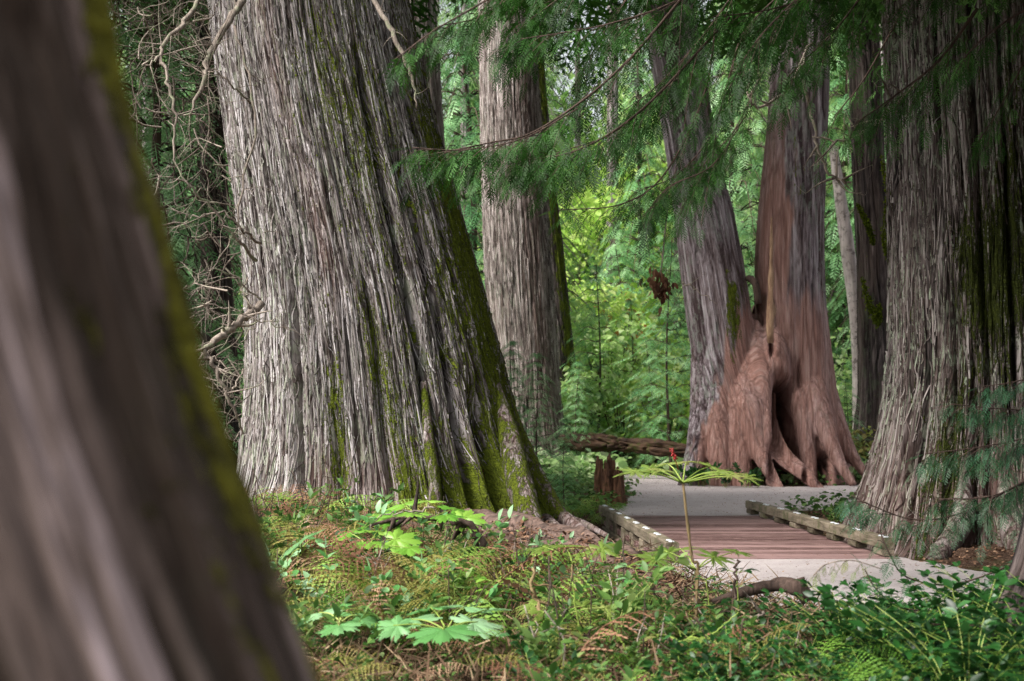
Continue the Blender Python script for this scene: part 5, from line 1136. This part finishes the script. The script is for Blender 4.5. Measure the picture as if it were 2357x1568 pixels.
fc = [conifer('forest_conifer', 20, 3.2, 34, 7, 1.05, M_FARL, 'dense pale green conifer of the far forest', 'conifers of the far forest', 40 + s, SPR_MID, trunk_r=.2, base=.06, tmat=M_FAR, dens=3.0, droop=.3) for s in range(3)]
r_ = np.random.default_rng(77); k_ = 0; pl = []
tries = 0
while len(pl) < 120 and tries < 4000:
    tries += 1; d = 47 + 52 * r_.random() ** .8; x = (60 + 2500 * r_.random() - CX) / F * d
    pc = CX + F * x / d
    rx, ry = x - 5, d - 60; al_ = -(rx * .866 + ry * .5); pe_ = abs(-rx * .5 + ry * .866)
    if 0 < al_ < 24 and pe_ < 8: continue
    if 1240 < pc < 1620 and d < 66: continue
    if 1290 < pc < 1550 and d < 88: continue
    if any((x - a) ** 2 + (d - b) ** 2 < 2.3 ** 2 for a, b in pl): continue
    pl.append((x, d))
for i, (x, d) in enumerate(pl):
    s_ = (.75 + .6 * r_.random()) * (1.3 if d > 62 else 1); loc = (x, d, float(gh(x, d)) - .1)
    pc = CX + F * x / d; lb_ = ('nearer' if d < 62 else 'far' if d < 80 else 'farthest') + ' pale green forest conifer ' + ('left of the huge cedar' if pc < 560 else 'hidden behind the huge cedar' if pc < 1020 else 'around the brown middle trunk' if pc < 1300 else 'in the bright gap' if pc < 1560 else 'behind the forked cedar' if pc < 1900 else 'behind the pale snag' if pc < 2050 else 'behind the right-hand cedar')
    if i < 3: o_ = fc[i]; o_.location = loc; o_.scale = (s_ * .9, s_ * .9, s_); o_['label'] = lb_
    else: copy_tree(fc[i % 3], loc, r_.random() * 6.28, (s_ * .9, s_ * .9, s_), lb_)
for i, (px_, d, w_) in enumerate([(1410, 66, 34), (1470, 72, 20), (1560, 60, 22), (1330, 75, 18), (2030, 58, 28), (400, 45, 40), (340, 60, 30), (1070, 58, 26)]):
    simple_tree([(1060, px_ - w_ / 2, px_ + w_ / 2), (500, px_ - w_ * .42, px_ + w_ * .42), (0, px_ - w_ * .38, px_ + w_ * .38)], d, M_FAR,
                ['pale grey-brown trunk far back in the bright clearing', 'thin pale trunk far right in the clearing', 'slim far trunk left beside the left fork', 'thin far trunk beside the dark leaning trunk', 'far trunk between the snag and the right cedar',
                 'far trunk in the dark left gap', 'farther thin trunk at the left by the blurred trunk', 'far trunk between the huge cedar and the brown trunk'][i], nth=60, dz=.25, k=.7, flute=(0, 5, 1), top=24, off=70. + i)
# mid-distance drooping crowns that fill the gaps between the big trunks
mc = conifer('drooping_cedar', 13, 2.6, 22, 7, .8, M_SAPL, '', 'drooping cedars between the big trunks', 66, SPR_MID, trunk_r=.12, base=.16, dens=2.6, droop=.45)
MCL = [(330, 24, 1.0, 'drooping cedar at the far left behind the dead twigs'), (430, 30, 1.1, 'drooping cedar in the left gap behind the slim dark trunk'), (1070, 44, 1.25, 'drooping cedar between the huge cedar and the brown trunk'),
       (1700, 46, 1.25, 'drooping cedar seen between the two forks'), (1960, 47, 1.2, 'drooping cedar right behind the pale snag'), (2035, 45, 1.0, 'drooping cedar beyond the dark rear trunk'), (1480, 58, 1.3, 'drooping cedar behind the clearing'), (520, 38, 1.2, 'drooping cedar hidden partly by the huge cedar')]
for i, (px_, d, s_, lb_) in enumerate(MCL):
    x = (px_ - CX) / F * d; loc = (x, d, float(gh(x, d)) - .05)
    if i == 0: mc.location = loc; mc.scale = (s_,) * 3; mc['label'] = lb_
    else: copy_tree(mc, loc, rng.random() * 6.28, s_, lb_)

# unseen foliage added above the frame to darken parts of the scene
def foliage_mass(parent, c, R, z0, z1, n, size, seed, mat=M_BOUGH):
    r = np.random.default_rng(seed); a = r.random(n) * 6.28; rr_ = R * np.sqrt(r.random(n)); z = z0 + (z1 - z0) * r.random(n) - .0 * rr_
    o = np.stack([np.cos(a), np.sin(a), -.35 + .2 * r.normal(size=n)], -1); L = np.stack([c[0] + rr_ * np.cos(a), c[1] + rr_ * np.sin(a), z], -1)
    mb = MB(); mb.inst(SPR_MID[0], frames(o, unit(np.stack([.3 * r.normal(size=n), .3 * r.normal(size=n), np.ones(n)], -1))) * (size * (.6 + .8 * r.random(n)))[:, None, None], L, r.random(n)); mb.build('foliage_mass', mat, parent)
foliage_mass(e_r, (7.4, 17.5), 6.0, 8.6, 13, 3000, 1.7, 1)  # unseen, added overhead to darken the right side
foliage_mass(e_s, (4.8, 8.8), 4.0, 6.0, 9, 2600, 1.3, 2)  # added to darken the lower right corner, far above this young cedar


# small things in the middle distance
e_l = empty('dead_leaf_cluster', P(1520, 610, 21), 'brown withered leaf cluster hanging before the clearing left of the forked cedar', 'dead leaves')
mb = MB(); mb.tube(curve([P(1590, 300, 21), P(1545, 430, 21), P(1520, 640, 21)], 10), .012, 5); mb.build('twig', M_TWIG, e_l)
r = np.random.default_rng(5); n = 90; a = r.random(n) * 6.28; mb = MB()
mb.inst(LEAF, frames(np.stack([.5 * np.cos(a), .5 * np.sin(a), -1 + 0 * a], -1), r.normal(size=(n, 3))) * .12, P(1520, 655, 21) + r.normal(size=(n, 3)) * [.09, .09, .13], r.random(n)); mb.build('leaves', M_FERNB, e_l)
def moss_rope(label, pts, w_, seed):
    r = np.random.default_rng(seed); c = curve([P(*p) for p in pts], 40); e = empty('mossy_twig', c[0], label, 'twig'); mb = MB(); mb.tube(c, .010, 5, rough=.2); mb.build('twig', M_TWIG, e)
    n = 900; k = r.integers(0, 40, n); mb = MB(); t = np.sin(k / 39 * PI) ** .5 * w_
    mb.inst(LEAF, frames(r.normal(size=(n, 3)) + [0, 0, -1], r.normal(size=(n, 3))) * .05, c[k] + r.normal(size=(n, 3)) * (t[:, None] * [.35, .35, .5]) - np.stack([0 * t, 0 * t, t * .5], -1), r.random(n)); mb.build('moss', M_MOSSC, e)
moss_rope('moss-draped twig sagging beside the pale snag', [(1985, 640, 24), (2000, 690, 24), (2020, 735, 24), (2024, 700, 24)], .08, 1)
moss_rope('yellow mossy branch hanging against the dark rear trunk', [(2030, 360, 25), (2042, 450, 25), (2035, 540, 25), (2045, 600, 25)], .06, 2)
moss_rope('short moss-covered twig arching below the right boughs', [(1975, 470, 24), (2000, 520, 24), (2010, 560, 24)], .05, 3)
for i, (px_, py_, d, s_) in enumerate([(1620, 1108, 33.0, .9), (1670, 1112, 32.6, .8), (1715, 1112, 32.4, .9), (1590, 1100, 33.2, .9), (1745, 1108, 32.4, .6)]):
    b = P(px_, py_, d); proto_use('h_root', lambda: make_leafy(9, .5, .14, M_SHRUB, 'small green plant at the foot of the left fork beyond the path', 'small plants at the foot of the forked cedar', 81, name='herb', cat='plant'), (b[0], d, .0), i * 1.3, s_)
for i, (px_, py_, d, s_) in enumerate([(1330, 1150, 23.5, .8), (1370, 1165, 22.8, .8), (1420, 1150, 24, .7), (1300, 1180, 21.8, .7), (1350, 1185, 21.5, .6)]):
    b = P(px_, py_, d); proto_use('f_mid', lambda: make_fern(7, .8, M_FERNG, 'green fern in the hollow between the huge cedar and the bridge', 'ferns between the huge cedar and the bridge', 82), (b[0], d, float(gh(b[0], d))), i * 1.3, s_)
for i in range(7):
    x = 4.55 + .5 * rng.random(); y = 17 + 4.5 * rng.random(); proto_use('h_rail', lambda: make_leafy(9, .3, .09, M_HERB, 'low bright green plant between the right rail and the right-hand cedar', 'low plants beside the right rail', 83, name='herb', cat='plant'), (x, y, float(gh(x, y))), i * 1.3, .6)

foliage_mass(e_main, (-1.5, 21), 5.5, 9.6, 14, 1000, 1.7, 5)  # unseen foliage added to shade the foreground, leaving the clearing open
foliage_mass(e_t, (5.5, 33), 7.0, 12.5, 17, 900, 2.0, 6)  # unseen foliage added as overhead shade around the forked cedar
# bark scraps and needles lying on the rotting log
r = np.random.default_rng(12); lg = bpy.data.objects['fallen_log']; c = curve(LOGP, 80); n = 2600; k = r.integers(0, 80, n); rad = np.interp(k / 79, np.linspace(0, 1, 5), [.44, .46, .42, .36, .24]); a = r.normal(size=n) * .8
u = unit(c[-1] - c[0]); sd_ = unit(np.cross(u, [0, 0, 1.])); nr = sd_[None] * np.sin(a)[:, None] + np.array([0, 0, 1.])[None] * np.cos(a)[:, None]
mb = MB(); mb.inst(LEAF, frames(r.normal(size=(n, 3)) * [1, 1, .3], nr) * (.05 * (.5 + r.random(n)))[:, None, None], c[k] + nr * (rad + .004)[:, None] + u * r.normal(size=(n, 1)) * .05, r.random(n)); o = mb.build('litter', M_LITTER, lg); o['kind'] = 'stuff'

# bare dead stems standing among the ferns
def make_dead(seed, label):
    r = np.random.default_rng(seed); e = empty('dead_plant', (0, 0, 0), label, 'dead plant', 'bare dead plants among the ferns'); mb = MB()
    for i in range(3):
        o = unit(r.normal(size=3) * [1, 1, 0]) * .06; L = .35 + .3 * r.random(); c = curve([o * .3, o + [0, 0, L * .5] + r.normal(size=3) * .02, o * 3.5 * r.random() + [r.normal() * .05, r.normal() * .05, L]], 12); mb.tube(c, np.linspace(.0065, .003, 12), 5, r.random(), rough=.1)
        for _ in range(4):
            q = c[r.integers(4, 12)]; q2 = q + unit(r.normal(size=3) + [0, 0, .2]) * .12 * (.5 + r.random()); mb.tube(curve([q, (q + q2) / 2 + r.normal(size=3) * .01, q2], 5), np.linspace(.003, .0015, 5), 4, r.random())
    V, Q, T, t = mb.get(); link('stalks', mesh('stalks', V, Q, T, [M_TWIG if seed % 2 else M_TWIGD], {'tint': t}), e); return e
for i, (x, y) in enumerate(spots(44, 7.4, 15.5, 600, 1800, .4, .2, seed=131)):
    k = i % 2; sc_ = min(.9 + .4 * rng.random(), hlim(x, y, gh(x, y), .45) * 1.25)
    if sc_ > .3: proto_use('dead%d' % k, lambda: make_dead(k + 140, ['dark bare dead plant standing among the ferns', 'pale grey bare dead plant standing among the ferns'][k]), (x, y, float(gh(x, y)) - .02), rng.random() * 6.28, sc_, tilt=(rng.normal() * .2, rng.normal() * .2))


for args in (('pale green bush low in front of the clearing, left of the slender sapling', 1335, 42, 1.3, 2.6, M_PALEL, 1500, .17, 21), ('pale green bush low in front of the clearing, right of the slender sapling', 1430, 43, 1.5, 3.2, M_PALEL, 1700, .17, 22),
             ('pale lime bush low beside the left fork', 1520, 42.5, 1.3, 2.8, M_BRIGHT, 1500, .17, 23), ('pale green leafy shoots above the mossy log', 1400, 45, 1.4, 5.0, M_PALEL, 1300, .2, 24), ('pale leafy bush right behind the pale snag', 1945, 44, 1.4, 4.2, M_PALEL, 1300, .2, 25)):
    bush(*args)

foliage_mass(e_main, (-10.5, 24), 5.0, 9.5, 14, 1500, 1.7, 15)  # foliage added well left of this tree to darken the left gap
LG = 'leafy shrubs standing above the ferns'
lk = [('ls1', lambda: make_leafy(6, .62, .10, M_HERB, 'green leafy shrub standing above the ferns', LG, 171, arch=.55, nleaf=6)),
      ('ls2', lambda: make_leafy(5, .55, .11, M_CLUBT, 'pale green leafy shrub standing above the ferns', 'pale leafy shrubs standing above the ferns', 172, arch=.7, nleaf=5))]
for i, (x, y) in enumerate(spots(20, 7.6, 15.5, 640, 1640, .6, .2, seed=171)):
    sc_ = min(.7 + .4 * rng.random(), hlim(x, y, gh(x, y), .55) * 1.15)
    if sc_ > .3: proto_use(lk[i % 2][0], lk[i % 2][1], (x, y, float(gh(x, y)) - .02), rng.random() * 6.28, sc_)
